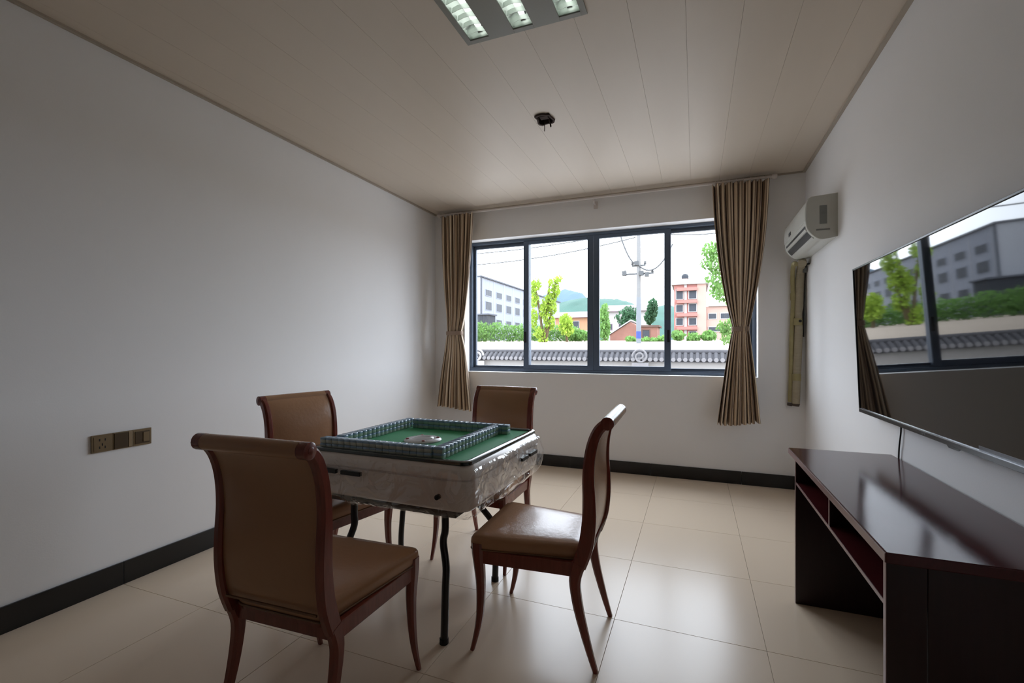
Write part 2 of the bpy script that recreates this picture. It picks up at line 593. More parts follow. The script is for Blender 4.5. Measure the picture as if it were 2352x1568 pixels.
def baseboard(name, pieces, mk):
    p = tag(empty(name), kind='structure')
    for a, b in pieces:
        mk(a + 0.0012, b - 0.0012).build('baseboard_piece', 'base', p, bevel=0.0015)


def spans(lo, hi, joint, step):
    k = math.floor((lo - joint) / step)
    out = []
    while joint + k * step < hi:
        a, b = max(lo, joint + k * step), min(hi, joint + (k + 1) * step)
        if b - a > 0.01:
            out.append((a, b))
        k += 1
    return out


baseboard('baseboard_left', spans(YF, YB, 1.534, 0.8), lambda a, b: MB().box(XL, XL + BT, a, b, 0, BH))
baseboard('baseboard_back', spans(XL + BT, XR - BT, 0.392, 0.8), lambda a, b: MB().box(a, b, YB - BT, YB, 0, BH))
baseboard('baseboard_right', spans(YF, YB, 1.2, 0.8), lambda a, b: MB().box(XR - BT, XR, a, b, 0, BH))
baseboard('baseboard_front', spans(XL + BT, XR - BT, 0.1, 0.8), lambda a, b: MB().box(a, b, YF, YF + BT, 0, BH))

# ------------------------------------------------------------------ window
win = tag(empty('window_1', (0, 0, 0)), kind='structure')
fy0, fy1 = 4.842, 4.93
mb = MB()
F = 0.03
mb.box(WX0, WX1, fy0, fy1, WZ0, WZ0 + F).box(WX0, WX1, fy0, fy1, WZ1 - F, WZ1)
mb.box(WX0, WX0 + F, fy0, fy1, WZ0 + F, WZ1 - F).box(WX1 - F, WX1, fy0, fy1, WZ0 + F, WZ1 - F)
mb.build('window_frame', 'alu', win, bevel=0.003)
# sill rails (sliding tracks)
MB().box(WX0 + F, WX1 - F, fy0 + 0.012, fy0 + 0.018, WZ0 + F, WZ0 + F + 0.012).build('track', 'alu', win)
MB().box(WX0 + F, WX1 - F, fy0 + 0.055, fy0 + 0.061, WZ0 + F, WZ0 + F + 0.012).build('track', 'alu', win)
sx = [WX0 + F, -1.707, -0.994, -0.224, WX1 - F]
SZ0, SZ1 = WZ0 + F, WZ1 - F
SW = 0.062
sash = [(WX0 + F, -1.707, 1), (-1.772, -0.995, 0), (-0.993, -0.224, 0), (-0.289, WX1 - F, 1)]
for i, (a, b, lay) in enumerate(sash):
    y0 = fy0 + 0.004 + lay * 0.042
    y1 = y0 + 0.034
    mb = MB()
    hb = 0.05 if lay == 0 else 0.034
    wl, wr = (0.03 if i == 0 else SW), (0.045 if i == 3 else SW)
    mb.box(a, a + wl, y0, y1, SZ0 + 0.002, SZ1 - 0.002).box(b - wr, b, y0, y1, SZ0 + 0.002, SZ1 - 0.002)
    mb.box(a + wl, b - wr, y0, y1, SZ0 + 0.002, SZ0 + hb).box(a + wl, b - wr, y0, y1, SZ1 - 0.038, SZ1 - 0.002)
    s_ = mb.build('window_sash', 'alu', win, bevel=0.002)
    ym = (y0 + y1) / 2
    MB().box(a + wl - 0.006, b - wr + 0.006, ym - 0.0005, ym + 0.0005, SZ0 + hb - 0.006, SZ1 - 0.032).build('pane', 'glass', s_)
    if i in (1, 2):
        hx = (a + SW * 0.35) if i == 1 else (b - SW * 0.35)
        MB().box(hx - 0.012, hx + 0.012, y0 - 0.010, y0, 1.30, 1.42).build('latch', 'rubber', s_, bevel=0.003)

# ================================================================== CURTAINS
rod = thing('curtain_rod', 'white curtain rod with round ends under the ceiling above the window', 'curtain rod', (-1.03, 4.6, 2.735))
MB().tube([(-1.66, 0, 0), (1.66, 0, 0)], 0.0125, 12).build('rod_tube', 'rod', rod, smooth=40)
for x in (-1.672, 1.672):
    rings = [(0.0, -0.028), (0.018, -0.022), (0.024, -0.006), (0.022, 0.008), (0.014, 0.02), (0.0, 0.024)]
    m_ = MB()
    m_.loft([[(x + (t if x > 0 else -t), r * math.cos(2 * math.pi * k / 12), r * math.sin(2 * math.pi * k / 12)) for k in range(12)] for r, t in rings if r > 0])
    m_.build('finial', 'rod', rod, smooth=60)
for x in (-1.55, 0.09, 1.52):
    b_ = MB().tube([(x, 0, -0.012), (x, 0, -0.03), (x, 0.03, -0.045), (x, 0.10, -0.045)], 0.007, 8)
    b_.box(x - 0.02, x + 0.02, 0.100, 0.1145, -0.08, -0.01)
    b_.build('bracket', 'rod', rod, smooth=40)


def curtain(label, top, tie, bot, ztop, ztie, zbot, seed, nf):
    cx = (top[0] + top[1]) / 2
    root = thing('curtain', label, 'curtain', (cx, 4.6, 0), group='striped curtains at the window')
    rnd = random.Random(seed)
    ph = [rnd.uniform(-0.5, 0.5) for _ in range(40)]

    def half(z):
        if z > ztie:
            t = (z - ztie) / (ztop - ztie)
            e = (1 - (1 - t) ** 2.2)
            e = lerp(e, t, 0.25)
            return [lerp(tie[i], top[i], e) for i in (0, 1)]
        t = (ztie - z) / (ztie - zbot)
        e = lerp(t ** 0.72, t, 0.35)
        return [lerp(tie[i], bot[i], e) for i in (0, 1)]
    nu, nv = 190, 64
    zs = [ztop - (ztop - zbot) * j / nv for j in range(nv + 1)]
    verts, us = [], []
    for z in zs:
        a, b = half(z)
        tt = abs(z - ztie) / (ztop - ztie if z > ztie else ztie - zbot)
        amp = lerp(0.026, 0.044 if z > ztie else 0.054, min(1, tt * 1.6))
        for i in range(nu + 1):
            u = i / nu
            q = u * nf
            k = int(q)
            w = q * 2 * math.pi + 0.8 * math.sin(2.1 * q + seed) + ph[min(k, 39)] * math.sin(math.pi * (q - k)) * 0.9
            y = amp * math.sin(w) + 0.008 * math.sin(w * 2.0 + z * 3 + seed) + 0.012 * math.sin(5 * u + z * 2.2 + seed)
            y -= 0.02 * math.exp(-((z - ztie) / 0.12) ** 2)
            x = lerp(a, b, u) + 0.010 * math.cos(w) * (1 - abs(2 * u - 1))
            dz = 0.0
            if z == zs[-1]:
                dz = 0.02 * math.sin(3.3 * u + seed) + 0.006 * math.sin(w)
            verts.append((x - cx, y, z + dz))
            us.append(u)
    m_ = MB()
    faces = [(j * (nu + 1) + i, j * (nu + 1) + i + 1, (j + 1) * (nu + 1) + i + 1, (j + 1) * (nu + 1) + i) for j in range(nv) for i in range(nu)]
    m_.add(verts, faces)
    o = m_.build('fabric', 'curtain', root, smooth=80)
    at = o.data.attributes.new('fabric_u', 'FLOAT', 'POINT')
    at.data.foreach_set('value', us)
    so = o.modifiers.new('thick', 'SOLIDIFY')
    so.thickness = 0.0025
    # tie band
    a, b = half(ztie)
    a, b = a - cx - 0.006, b - cx + 0.006
    ring = []
    for zz, gr in ((ztie - 0.022, 0.003), (ztie - 0.018, 0.006), (ztie + 0.018, 0.006), (ztie + 0.022, 0.003)):
        ring.append([(p[0], p[1], zz + 0.012 * (p[0] - (a + b) / 2)) for p in rrect((a + b) / 2, -0.02, (b - a) / 2 + gr, 0.034 + gr, 0.03, 4)])
    MB().loft(ring, cap0=False, cap1=False).build('tieback', 'tie', root, smooth=40)
    # rings hanging from the rod
    for i in range(8):
        x = lerp(top[0], top[1], (i + 0.5) / 8) - cx
        ang = [2 * math.pi * k / 14 for k in range(15)]
        MB().tube([(x, 0.019 * math.sin(t), 2.730 + 0.019 * math.cos(t)) for t in ang], 0.003, 6, caps=False).build('ring', 'rod', root, smooth=60)
    return root


curtain('striped brown curtain tied back at the left end of the window', (-2.675, -2.255), (-2.575, -2.405), (-2.725, -2.285), 2.715, 1.405, 0.572, 1, 8)
curtain('striped brown curtain tied back at the right end of the window, beside the air conditioner', (0.142, 0.598), (0.312, 0.434), (0.183, 0.528), 2.715, 1.41, 0.575, 4, 9)

# ================================================================== TELEVISION
TVW, TVH = 1.43, 0.775
tv = thing('television', 'large flat black television on the right wall reflecting the window', 'television', (0.842, 2.33, 0.9),
           rot=(0, 0, 0))
tv.rotation_mode = 'XYZ'
# local frame: y along the screen (far end +), x towards the wall, z up; leans forward a little at the top
TILT, YAW = R(-2.3), R(0.65)
tv.rotation_euler = (Matrix.Rotation(YAW, 3, 'Z') @ Matrix.Rotation(TILT, 3, 'Y')).to_euler()
hw = TVW / 2
B = 0.009
MB().box(0.001, 0.022, -hw, hw, 0.0, TVH).build('back_shell', 'tv_black', tv, bevel=0.004)
MB().box(0.022, 0.042, -hw * 0.7, hw * 0.7, 0.08, TVH * 0.72).build('electronics_bulge', 'tv_black', tv, bevel=0.008)
MB().box(-0.002, 0.001, -hw + B, hw - B, 0.022, TVH - B).build('screen', 'screen', tv)
m_ = MB().box(-0.006, 0.001, -hw, -hw + B, 0, TVH).box(-0.006, 0.001, hw - B, hw, 0, TVH).box(-0.006, 0.001, -hw + B, hw - B, TVH - B, TVH)
m_.build('bezel', 'tv_black', tv, bevel=0.0015)
MB().box(-0.006, 0.001, -hw + B, hw - B, 0.0, 0.019).build('lower_bezel', 'tv_black', tv, bevel=0.0015)
MB().box(-0.0075, -0.002, -hw + B, hw - B, 0.019, 0.022).build('silver_strip', 'silver', tv)
MB().prism([(-0.29, 0.0), (-0.275, -0.008), (-0.215, -0.008), (-0.20, 0.0)], 'x', -0.004, 0.001).build('receiver', 'tv_black', tv)
m_ = MB()
for k, (w0, w1) in enumerate(((0.0, 0.009), (0.012, 0.021), (0.024, 0.033))):
    y = -0.05 + w0
    m_.box(-0.0068, -0.006, y, y + 0.002, 0.005, 0.015)
    m_.box(-0.0068, -0.006, y, y + 0.009, 0.0135 if k != 2 else 0.005, 0.015 if k != 2 else 0.0065)
    m_.box(-0.0068, -0.006, y + 0.007, y + 0.009, 0.009 if k == 1 else 0.005, 0.015)
tag(m_.build('logo', 'silver', tv), label='small silver maker mark on the lower bezel')
MB().box(-0.0028, -0.002, -hw + B, -0.40, 0.0225, 0.036).build('film_strip', 'sticker', tv)
wallmount = MB().box(0.028, 0.05, -0.2, 0.2, 0.25, 0.5)
wallmount.build('wall_mount', 'black_metal', tv)
c_ = MB().tube(catmull([(0.884, 2.655, 0.93), (0.885, 2.662, 0.86), (0.884, 2.675, 0.80), (0.886, 2.69, 0.74), (0.886, 2.70, 0.55), (0.886, 2.68, 0.3)], 5), 0.0035, 8)
tag(c_.build('television_cable', 'cable', smooth=60), 'thin black cable hanging from the television down behind the stand', 'cable')

# ================================================================== AIR CONDITIONER
AY0, AY1 = 3.722, 4.545
ac = thing('air_conditioner', 'white wall-mounted air conditioner high on the right wall', 'air conditioner', (XR, AY0, 1.99))
prof = catmull([(0.0, 0.01), (-0.06, 0.0), (-0.10, 0.0), (-0.135, 0.022), (-0.168, 0.062), (-0.182, 0.11), (-0.185, 0.18), (-0.181, 0.24), (-0.172, 0.276)], 4) + [(-0.15, 0.290), (0.0, 0.300)]
prof = [(p[0], p[1]) for p in prof]
L = AY1 - AY0
MB().prism(prof, 'y', 0.006, L - 0.006).build('body', 'ac', ac, smooth=30)
cap = [(p[0] * 1.015, lerp(0.15, p[1], 1.012)) for p in prof]
cap[0] = (0.0, cap[0][1])
cap[-1] = (0.0, cap[-1][1])
for a, b in ((0.0, 0.006), (L - 0.006, L)):
    MB().prism(cap, 'y', a, b).build('end_cap', 'ac_side', ac)
# label and grip on the near end, rim along the front edge of the cap
MB().box(-0.105, -0.062, -0.0015, 0.0, 0.10, 0.225).build('side_label', 'ac_grey', ac)
MB().box(-0.125, -0.045, -0.0015, 0.0, 0.056, 0.066).build('side_grip', 'ac_grey', ac)
rim = [(p[0], -0.0015, p[1]) for p in cap[6:-2]]
MB().tube(rim, 0.004, 6).build('cap_rim', 'ac', ac, smooth=60)


def ac_pt(t, off):
    """point at arclength fraction between two profile params on the lower front"""
    i = t * (len(prof) - 1)
    k = int(i)
    a, b = Vector(prof[k]), Vector(prof[min(k + 1, len(prof) - 1)])
    p = a.lerp(b, i - k)
    tg = (b - a).normalized()
    n = Vector((-tg.y, tg.x))
    if n.x > 0 or (abs(n.x) < 0.05 and n.y > 0):
        n = -n
    return p + n * off


def ac_strip(name, t0, t1, off, y0, y1, mat, thick=0.006):
    a = [ac_pt(lerp(t0, t1, k / 4), off) for k in range(5)]
    b = [ac_pt(lerp(t1, t0, k / 4), off - thick) for k in range(5)]
    return MB().prism([(p.x, p.y) for p in a + b], 'y', y0, y1).build(name, mat, ac, smooth=40)


ac_strip('front_panel', 0.62, 0.965, 0.005, 0.012, L - 0.012, 'ac')
ac_strip('air_outlet', 0.37, 0.475, 0.0015, 0.05, L - 0.05, 'ac_dark')
ac_strip('louver', 0.485, 0.53, 0.006, 0.045, L - 0.045, 'ac')
ac_strip('air_outlet', 0.54, 0.575, 0.0015, 0.05, L - 0.05, 'ac_dark')
ac_strip('louver', 0.33, 0.365, 0.006, 0.045, L - 0.045, 'ac')
ac_strip('display', 0.655, 0.70, 0.007, L - 0.30, L - 0.22, 'ac_dark')

# wrapped pipes running down the corner below it
pipe = thing('air_conditioner_pipe', 'tape-wrapped pipes running down the corner below the air conditioner', 'pipe', (0.83, 4.67, 0.74))
MB().tube(catmull([(0.0, -0.17, 1.205), (0.012, -0.10, 1.235), (0.018, -0.01, 1.17), (0.012, 0.006, 1.0), (0.004, 0.004, 0.6), (-0.01, 0.002, 0.25), (-0.018, 0.0, 0.02)], 6), 0.032, 14).build('wrapped_pipe', 'tape', pipe, smooth=60)
MB().tube(catmull([(-0.04, -0.16, 1.205), (-0.044, -0.07, 1.22), (-0.04, 0.005, 1.12), (-0.034, 0.012, 0.9), (-0.046, 0.014, 0.6), (-0.05, 0.014, 0.3), (-0.058, 0.014, 0.03)], 6), 0.018, 12).build('drain_hose', 'tape_y', pipe, smooth=60)
MB().tube(catmull([(0.05, -0.16, 1.205), (0.046, -0.05, 1.2), (0.05, 0.02, 1.1), (0.045, 0.022, 0.9), (0.036, -0.02, 0.78), (0.044, 0.024, 0.6)], 6), 0.008, 8).build('power_cable', 'cable', pipe, smooth=60)
for x, y, z, r in ((-0.034, 0.012, 0.92, 0.023), (-0.001, -0.002, 0.70, 0.036), (-0.012, 0.0, 0.22, 0.036)):
    MB().tube([(x, y, z), (x, y, z + 0.06)], r, 12).build('tape_band', 'tape_y', pipe, smooth=60)
MB().tube([(0.01, -0.034, 0.735), (0.01, -0.040, 0.735)], 0.012, 10).build('clamp', 'rubber', pipe)
for x, r in ((-0.06, 0.022), (-0.018, 0.035)):
    MB().tube([(x, 0.006, 0.022), (x - 0.003, 0.006, -0.002)], [r, r * 0.9], 12).build('pipe_end', 'wire_b', pipe, smooth=40)
MB().box(0.028, 0.06, -0.05, 0.035, 1.15, 1.21).build('pipe_bracket', 'ac_grey', pipe, bevel=0.003)

# ================================================================== WALL PLATES
py0 = 1.393
pl_w = 0.0925
labels = ['bronze wall socket plate with five dark holes, leftmost of the three on the left wall',
          'dark bronze wall plate with a pale strip, middle of the three on the left wall',
          'bronze framed wall plate with a blank centre, rightmost of the three on the left wall']
cats = ['wall socket', 'wall switch', 'wall socket']
for i in range(3):
    t_ = thing(['wall_socket', 'wall_switch', 'wall_socket'][i], labels[i], cats[i], (XL, py0 + i * pl_w + pl_w / 2, 0.761), group='bronze wall plates')
    h = 0.0445
    MB().box(0, 0.009, -pl_w / 2 + 0.0006, pl_w / 2 - 0.0006, -h, h).build('plate', 'plate', t_, bevel=0.002)
    if i == 0:
        MB().box(0.009, 0.0105, -0.036, 0.036, -0.036, 0.036).build('socket_face', 'plate', t_, bevel=0.001)
        for (yy, zz, w, hh) in ((-0.012, 0.018, 0.0025, 0.006), (0.012, 0.018, 0.0025, 0.006), (0.0, -0.006, 0.002, 0.006), (-0.012, -0.02, 0.0025, 0.006), (0.012, -0.02, 0.0025, 0.006)):
            MB().box(0.0105, 0.0112, yy - w, yy + w, zz - hh, zz + hh).build('socket_hole', 'hole', t_)
    elif i == 1:
        MB().box(0.009, 0.012, -0.040, 0.022, -0.040, 0.040).build('rocker', 'plate_dark', t_, bevel=0.002)
        MB().box(0.009, 0.013, 0.024, 0.042, -0.040, 0.040).build('rocker', 'plate_hi', t_, bevel=0.002)
    else:
        MB().box(0.009, 0.0115, -0.036, 0.036, -0.034, 0.032).build('blank_face', 'plate_dark', t_, bevel=0.001)
        MB().box(0.0115, 0.014, 0.002, 0.032, -0.026, 0.026).build('rocker', 'plate', t_, bevel=0.001)

# ================================================================== CEILING LAMP
lamp = thing('ceiling_lamp', 'square recessed ceiling lamp with three bare tubes in mirrored troughs', 'ceiling lamp', ((LX0 + LX1) / 2, (LY0 + LY1) / 2, ZC))
lw, ll = (LX1 - LX0) / 2, (LY1 - LY0) / 2
cents = [-0.228, 0.0, 0.228]
tw = 0.05
mb = MB()
edges = [-lw - 0.008] + [v for c in cents for v in (c - tw, c + tw)] + [lw + 0.008]
for a, b in zip(edges[0::2], edges[1::2]):
    mb.box(a, b, -ll - 0.008, ll + 0.008, -0.008, -0.001)
for c in cents:
    mb.box(c - tw, c + tw, -ll - 0.008, -ll + 0.02, -0.008, -0.001)
    mb.box(c - tw, c + tw, ll - 0.02, ll + 0.008, -0.008, -0.001)
mb.build('housing', 'lamp_body', lamp, bevel=0.001)
MB().box(-lw + 0.004, lw - 0.004, -ll + 0.004, ll - 0.004, 0.085, 0.09).build('backplate', 'lamp_body', lamp)
sec = [(-tw, -0.001), (-tw * 0.96, 0.03), (-tw * 0.72, 0.055), (-tw * 0.3, 0.07), (tw * 0.3, 0.07), (tw * 0.72, 0.055), (tw * 0.96, 0.03), (tw, -0.001)]
for c in cents:
    m_ = MB().loft([[(c + p[0], y, p[1]) for p in sec] for y in (-ll + 0.02, ll - 0.02)], cap0=False, cap1=False, closed=False)
    for y in (-ll + 0.02, ll - 0.02):
        m_.add([(c + p[0], y, p[1]) for p in sec], [tuple(range(8))])
    rf = m_.build('reflector', 'reflector', lamp, smooth=50)
    nfin = 10
    for k in range(nfin):
        y = lerp(-ll + 0.05, ll - 0.05, k / (nfin - 1))
        f_ = MB().prism([(c - tw * 0.98, 0.0), (c - tw * 0.9, 0.024), (c - 0.02, 0.03), (c + 0.02, 0.03), (c + tw * 0.9, 0.024), (c + tw * 0.98, 0.0), (c + 0.012, 0.008), (c - 0.012, 0.008)], 'y', y - 0.001, y + 0.001)
        f_.build('fin', 'reflector', rf)
    MB().tube([(c, -ll + 0.03, 0.047), (c, ll - 0.03, 0.047)], 0.013, 14).build('tube', 'tube', lamp, smooth=60)
    for y in (-ll + 0.026, ll - 0.026):
        MB().box(c - 0.012, c + 0.012, y - 0.006, y + 0.006, 0.03, 0.068).build('lamp_holder', 'pale_plastic', lamp)

# open hole with loose wires
hole = thing('ceiling_opening', 'small dark hole in the ceiling with two loose wires hanging out', 'ceiling hole', ((HX0 + HX1) / 2, (HY0 + HY1) / 2, ZC))
hx, hy = (HX1 - HX0) / 2, (HY1 - HY0) / 2
mb = MB()
mb.box(-hx - 0.004, -hx, -hy - 0.004, hy + 0.004, 0.010, 0.09).box(hx, hx + 0.004, -hy - 0.004, hy + 0.004, 0.010, 0.09)
mb.box(-hx, hx, -hy - 0.004, -hy, 0.010, 0.09).box(-hx, hx, hy, hy + 0.004, 0.010, 0.09).box(-hx - 0.004, hx + 0.004, -hy - 0.004, hy + 0.004, 0.09, 0.094)
mb.build('junction_box', 'cavity', hole)
lip = []
for k in range(18):
    a = 2 * math.pi * k / 18
    rr = 1.0 + 0.10 * math.sin(3 * a + 0.6) + 0.05 * math.sin(7 * a)
    lip.append((hx * 1.12 * rr * max(-1, min(1, 1.25 * math.cos(a))), hy * 1.1 * rr * max(-1, min(1, 1.25 * math.sin(a)))))
inner = [(p[0] * 0.8, p[1] * 0.8) for p in lip]
m_ = MB().loft([[(p[0], p[1], -0.0005) for p in lip], [(p[0] * 0.98, p[1] * 0.98, -0.012) for p in lip], [(p[0], p[1], -0.012) for p in inner], [(p[0], p[1], 0.012) for p in inner]], cap0=False, cap1=False)
m_.build('broken_rim', 'cavity', hole)
MB().box(-0.03, 0.028, -0.03, 0.02, 0.0, 0.06).build('terminal_block', 'cavity', hole, bevel=0.004)
MB().tube(catmull([(-0.012, 0.035, 0.05), (-0.016, 0.046, 0.0), (-0.014, 0.046, -0.03), (-0.016, 0.05, -0.062)], 4), 0.0028, 6).build('loose_wire', 'wire_b', hole, smooth=60)
MB().tube(catmull([(0.02, 0.03, 0.05), (0.022, 0.042, 0.0), (0.026, 0.05, -0.02), (0.03, 0.046, -0.040)], 4), [0.003, 0.004] + [0.0055] * 11, 6).build('loose_wire', 'wire_b', hole, smooth=60)

# ================================================================== TV STAND
ST = 0.735
stand = thing('tv_stand', 'long dark mahogany stand with an open shelf below the television', 'tv stand', (0.445, 1.43, 0))
SL, SD = 1.315, 0.432
MB().box(0.0, SD, 0.0, SL, ST - 0.028, ST).build('top', ['mahogany'], stand, bevel=0.003)
MB().box(-0.0018, 0.0, 0.003, SL - 0.003, ST - 0.026, ST - 0.003).build('top_edge_band', 'mahog_edge', stand)
PZ = ST - 0.028
PF = 0.012
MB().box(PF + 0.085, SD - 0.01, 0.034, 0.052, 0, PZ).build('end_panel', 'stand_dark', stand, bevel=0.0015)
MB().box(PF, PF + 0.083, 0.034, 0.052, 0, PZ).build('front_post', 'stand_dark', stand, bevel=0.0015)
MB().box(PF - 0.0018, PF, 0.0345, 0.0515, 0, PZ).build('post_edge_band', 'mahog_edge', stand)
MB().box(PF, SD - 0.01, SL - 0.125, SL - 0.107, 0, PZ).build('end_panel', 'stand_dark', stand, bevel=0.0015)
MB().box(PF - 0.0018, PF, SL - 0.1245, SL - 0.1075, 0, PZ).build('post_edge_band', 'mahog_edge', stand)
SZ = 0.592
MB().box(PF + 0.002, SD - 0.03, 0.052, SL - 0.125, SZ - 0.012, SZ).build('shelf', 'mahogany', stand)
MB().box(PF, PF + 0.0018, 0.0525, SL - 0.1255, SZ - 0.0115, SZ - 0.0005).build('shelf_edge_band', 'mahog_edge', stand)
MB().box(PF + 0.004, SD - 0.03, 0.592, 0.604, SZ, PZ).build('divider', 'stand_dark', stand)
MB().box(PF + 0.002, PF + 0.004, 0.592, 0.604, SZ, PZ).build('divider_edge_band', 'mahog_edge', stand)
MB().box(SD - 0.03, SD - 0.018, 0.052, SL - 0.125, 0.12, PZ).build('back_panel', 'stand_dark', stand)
MB().box(PF + 0.004, PF + 0.022, 0.0525, 0.068, SZ - 0.05, SZ - 0.0125).build('shelf_bracket', 'pale_plastic', stand, bevel=0.002)

# ================================================================== MAHJONG TABLE
TCX, TCY, TS = -1.30, 2.165, 0.450
table = thing('mahjong_table', 'square green-topped mahjong table wrapped in clear plastic on black folding legs', 'table', (TCX, TCY, 0), R(-1.0))
rings = []
for ins, z in ((0.10, 0.548), (0.045, 0.549), (0.026, 0.556), (0.014, 0.572), (0.008, 0.60), (0.004, 0.69), (0.010, 0.694), (0.010, 0.697), (0.0, 0.701), (0.0, 0.713), (0.003, 0.726), (0.011, 0.742), (0.022, 0.7535), (0.05, 0.754)):
    rings.append([(p[0], p[1], z) for p in rrect(0, 0, TS - ins, TS - ins, max(0.02, 0.062 - ins * 0.3), 7)])
MB().loft(rings).build('body', 'tbl_body', table, smooth=35)
rings = []
for ins, z in ((0.020, 0.7535), (0.018, 0.757), (0.020, 0.767), (0.026, 0.771), (0.042, 0.771), (0.048, 0.766), (0.049, 0.7545)):
    rings.append([(p[0], p[1], z) for p in rrect(0, 0, TS - ins, TS - ins, 0.054 - ins * 0.5, 7)])
MB().loft(rings, cap0=False, cap1=False).build('rim', 'tbl_rim', table, smooth=40)
MB().loft([[(p[0], p[1], z) for p in rrect(0, 0, TS - 0.049, TS - 0.049, 0.03, 7)] for z in (0.7545, 0.760)]).build('playing_surface', 'felt', table)
FELT = 0.760
# drawer slots, knob
for x0, x1 in ((-0.335, -0.245), (-0.215, -0.105)):
    MB().box(x0, x1, -TS - 0.013, -TS + 0.012, 0.664, 0.682).build('drawer_slot', 'slot', table)
    MB().box(TS - 0.012, TS + 0.014, x0 + 0.45, x1 + 0.45, 0.655, 0.672).build('drawer_slot', 'slot', table)
m_ = MB()
m_.loft([[(0.30 + r * math.cos(2 * math.pi * k / 12), y, 0.62 + r * math.sin(2 * math.pi * k / 12)) for k in range(12)] for r, y in ((0.011, -TS + 0.012), (0.011, -TS - 0.014), (0.007, -TS - 0.016))])
m_.build('knob', 'slot', table, smooth=40)
# clear plastic wrapping of the sides: a wrinkled skirt with loose corners
per = rrect(0, 0, TS, TS, 0.062, 10)
dense = []
for i, p in enumerate(per):
    q = per[(i + 1) % len(per)]
    d = math.hypot(q[0] - p[0], q[1] - p[1])
    n = max(1, int(d / 0.012))
    for k in range(n):
        dense.append((lerp(p[0], q[0], k / n), lerp(p[1], q[1], k / n)))
NZ = 22
rings = []
for j in range(NZ + 1):
    t = j / NZ
    ring = []
    for (x, y) in dense:
        nrm = Vector((x, y)).normalized()
        crn = min(abs(x), abs(y)) / TS
        crn = max(0.0, (crn - 0.72) / 0.28)
        w = mnoise.noise(Vector((x * 7, y * 7, t * 1.6)))
        w2 = 1 - abs(mnoise.noise(Vector((x * 11 + t * 3, y * 11, t * 2.5 + 4))))
        off = 0.004 + t * 0.006 + max(0, w) * 0.014 * (0.3 + t) + (w2 ** 6) * 0.008 * t + crn * 0.034 * math.sin(math.pi * min(1, t * 1.1))
        if t > 0.85:
            off -= (t - 0.85) / 0.15 * 0.030
        z = 0.738 - t * (0.208 + 0.016 * mnoise.noise(Vector((x * 9, y * 9, 9))))
        if t == 0:
            off = -0.004
        ring.append((x + nrm.x * off, y + nrm.y * off, z))
    rings.append(ring)
MB().loft(rings, cap0=False, cap1=False).build('plastic_cover', 'film', table, smooth=180)
# black frame and bent legs
FRH = 0.345
m_ = MB()
m_.box(-FRH, FRH, -FRH - 0.035, -FRH - 0.01, 0.51, 0.548).box(-FRH, FRH, FRH + 0.01, FRH + 0.035, 0.51, 0.548)
m_.box(-FRH, -FRH + 0.025, -FRH - 0.01, FRH + 0.01, 0.51, 0.548).box(FRH - 0.025, FRH, -FRH - 0.01, FRH + 0.01, 0.51, 0.548)
m_.build('under_frame', 'black_metal', table, bevel=0.003)
leg_xy = {(1, -1): (0.320, -0.435), (1, 1): (0.300, 0.125), (-1, -1): (-0.240, -0.410), (-1, 1): (-0.300, 0.125)}
for (sx_, sy_), (fx, fyy) in leg_xy.items():
    tx = fx - sx_ * (0.11 if (sx_, sy_) == (1, 1) else 0.03)
    ty = -0.375 if sy_ < 0 else 0.15
    ty2 = lerp(ty, fyy, 0.55)
    path = catmull([(tx, ty, 0.52), (tx, ty, 0.45), (tx - sx_ * 0.004, lerp(ty, fyy, .15), 0.40), (lerp(tx, fx, 0.8), ty2, 0.31), (fx, lerp(ty, fyy, .8), 0.23), (fx + sx_ * 0.004, fyy, 0.12), (fx, fyy, 0.0)], 5)
    lg = MB().tube(path, 0.0165, 10).build('leg', 'black_metal', table, smooth=60)
    MB().tube([(fx, fyy, 0.0), (fx, fyy, 0.022)], 0.0195, 10).build('foot_cap', 'rubber', lg)
MB().tube([(-0.335, 0.15, 0.515), (0.335, 0.15, 0.515)], 0.012, 8).build('cross_bar', 'black_metal', table, smooth=60)

# central dice console
con = thing('dice_console', 'round pale control console with clear dome in the middle of the green table', 'dice console', (-1.33, 2.10, FELT))
MB().lathe([(0.098, 0.0), (0.098, 0.006), (0.090, 0.012), (0.062, 0.014), (0.060, 0.010)], 0, 0, 32).build('console_ring', 'console', con, smooth=40)
MB().lathe([(0.062 * math.cos(a), 0.011 + 0.016 * math.sin(a)) for a in [R(d) for d in (0, 15, 30, 45, 60, 75, 88)]], 0, 0, 28, caps=False).build('dome', 'dome', con, smooth=80)
for k in range(4):
    a = k * math.pi / 2 + 0.6
    MB().lathe([(0.009, 0.011), (0.009, 0.016), (0.006, 0.018)], 0.079 * math.cos(a), 0.079 * math.sin(a), 12).build('console_button', 'console_red', con, smooth=40)

# tile walls
tw_, tl_, th_ = 0.0366, 0.047, 0.0262
e = 0.003
hx, hy = tw_ / 2 - 0.0002, tl_ / 2


def tile_ring(ins, z):
    return [(p[0], p[1], z) for p in rrect(0, 0, hx - ins, hy - ins, max(0.0005, e - ins), 1)]


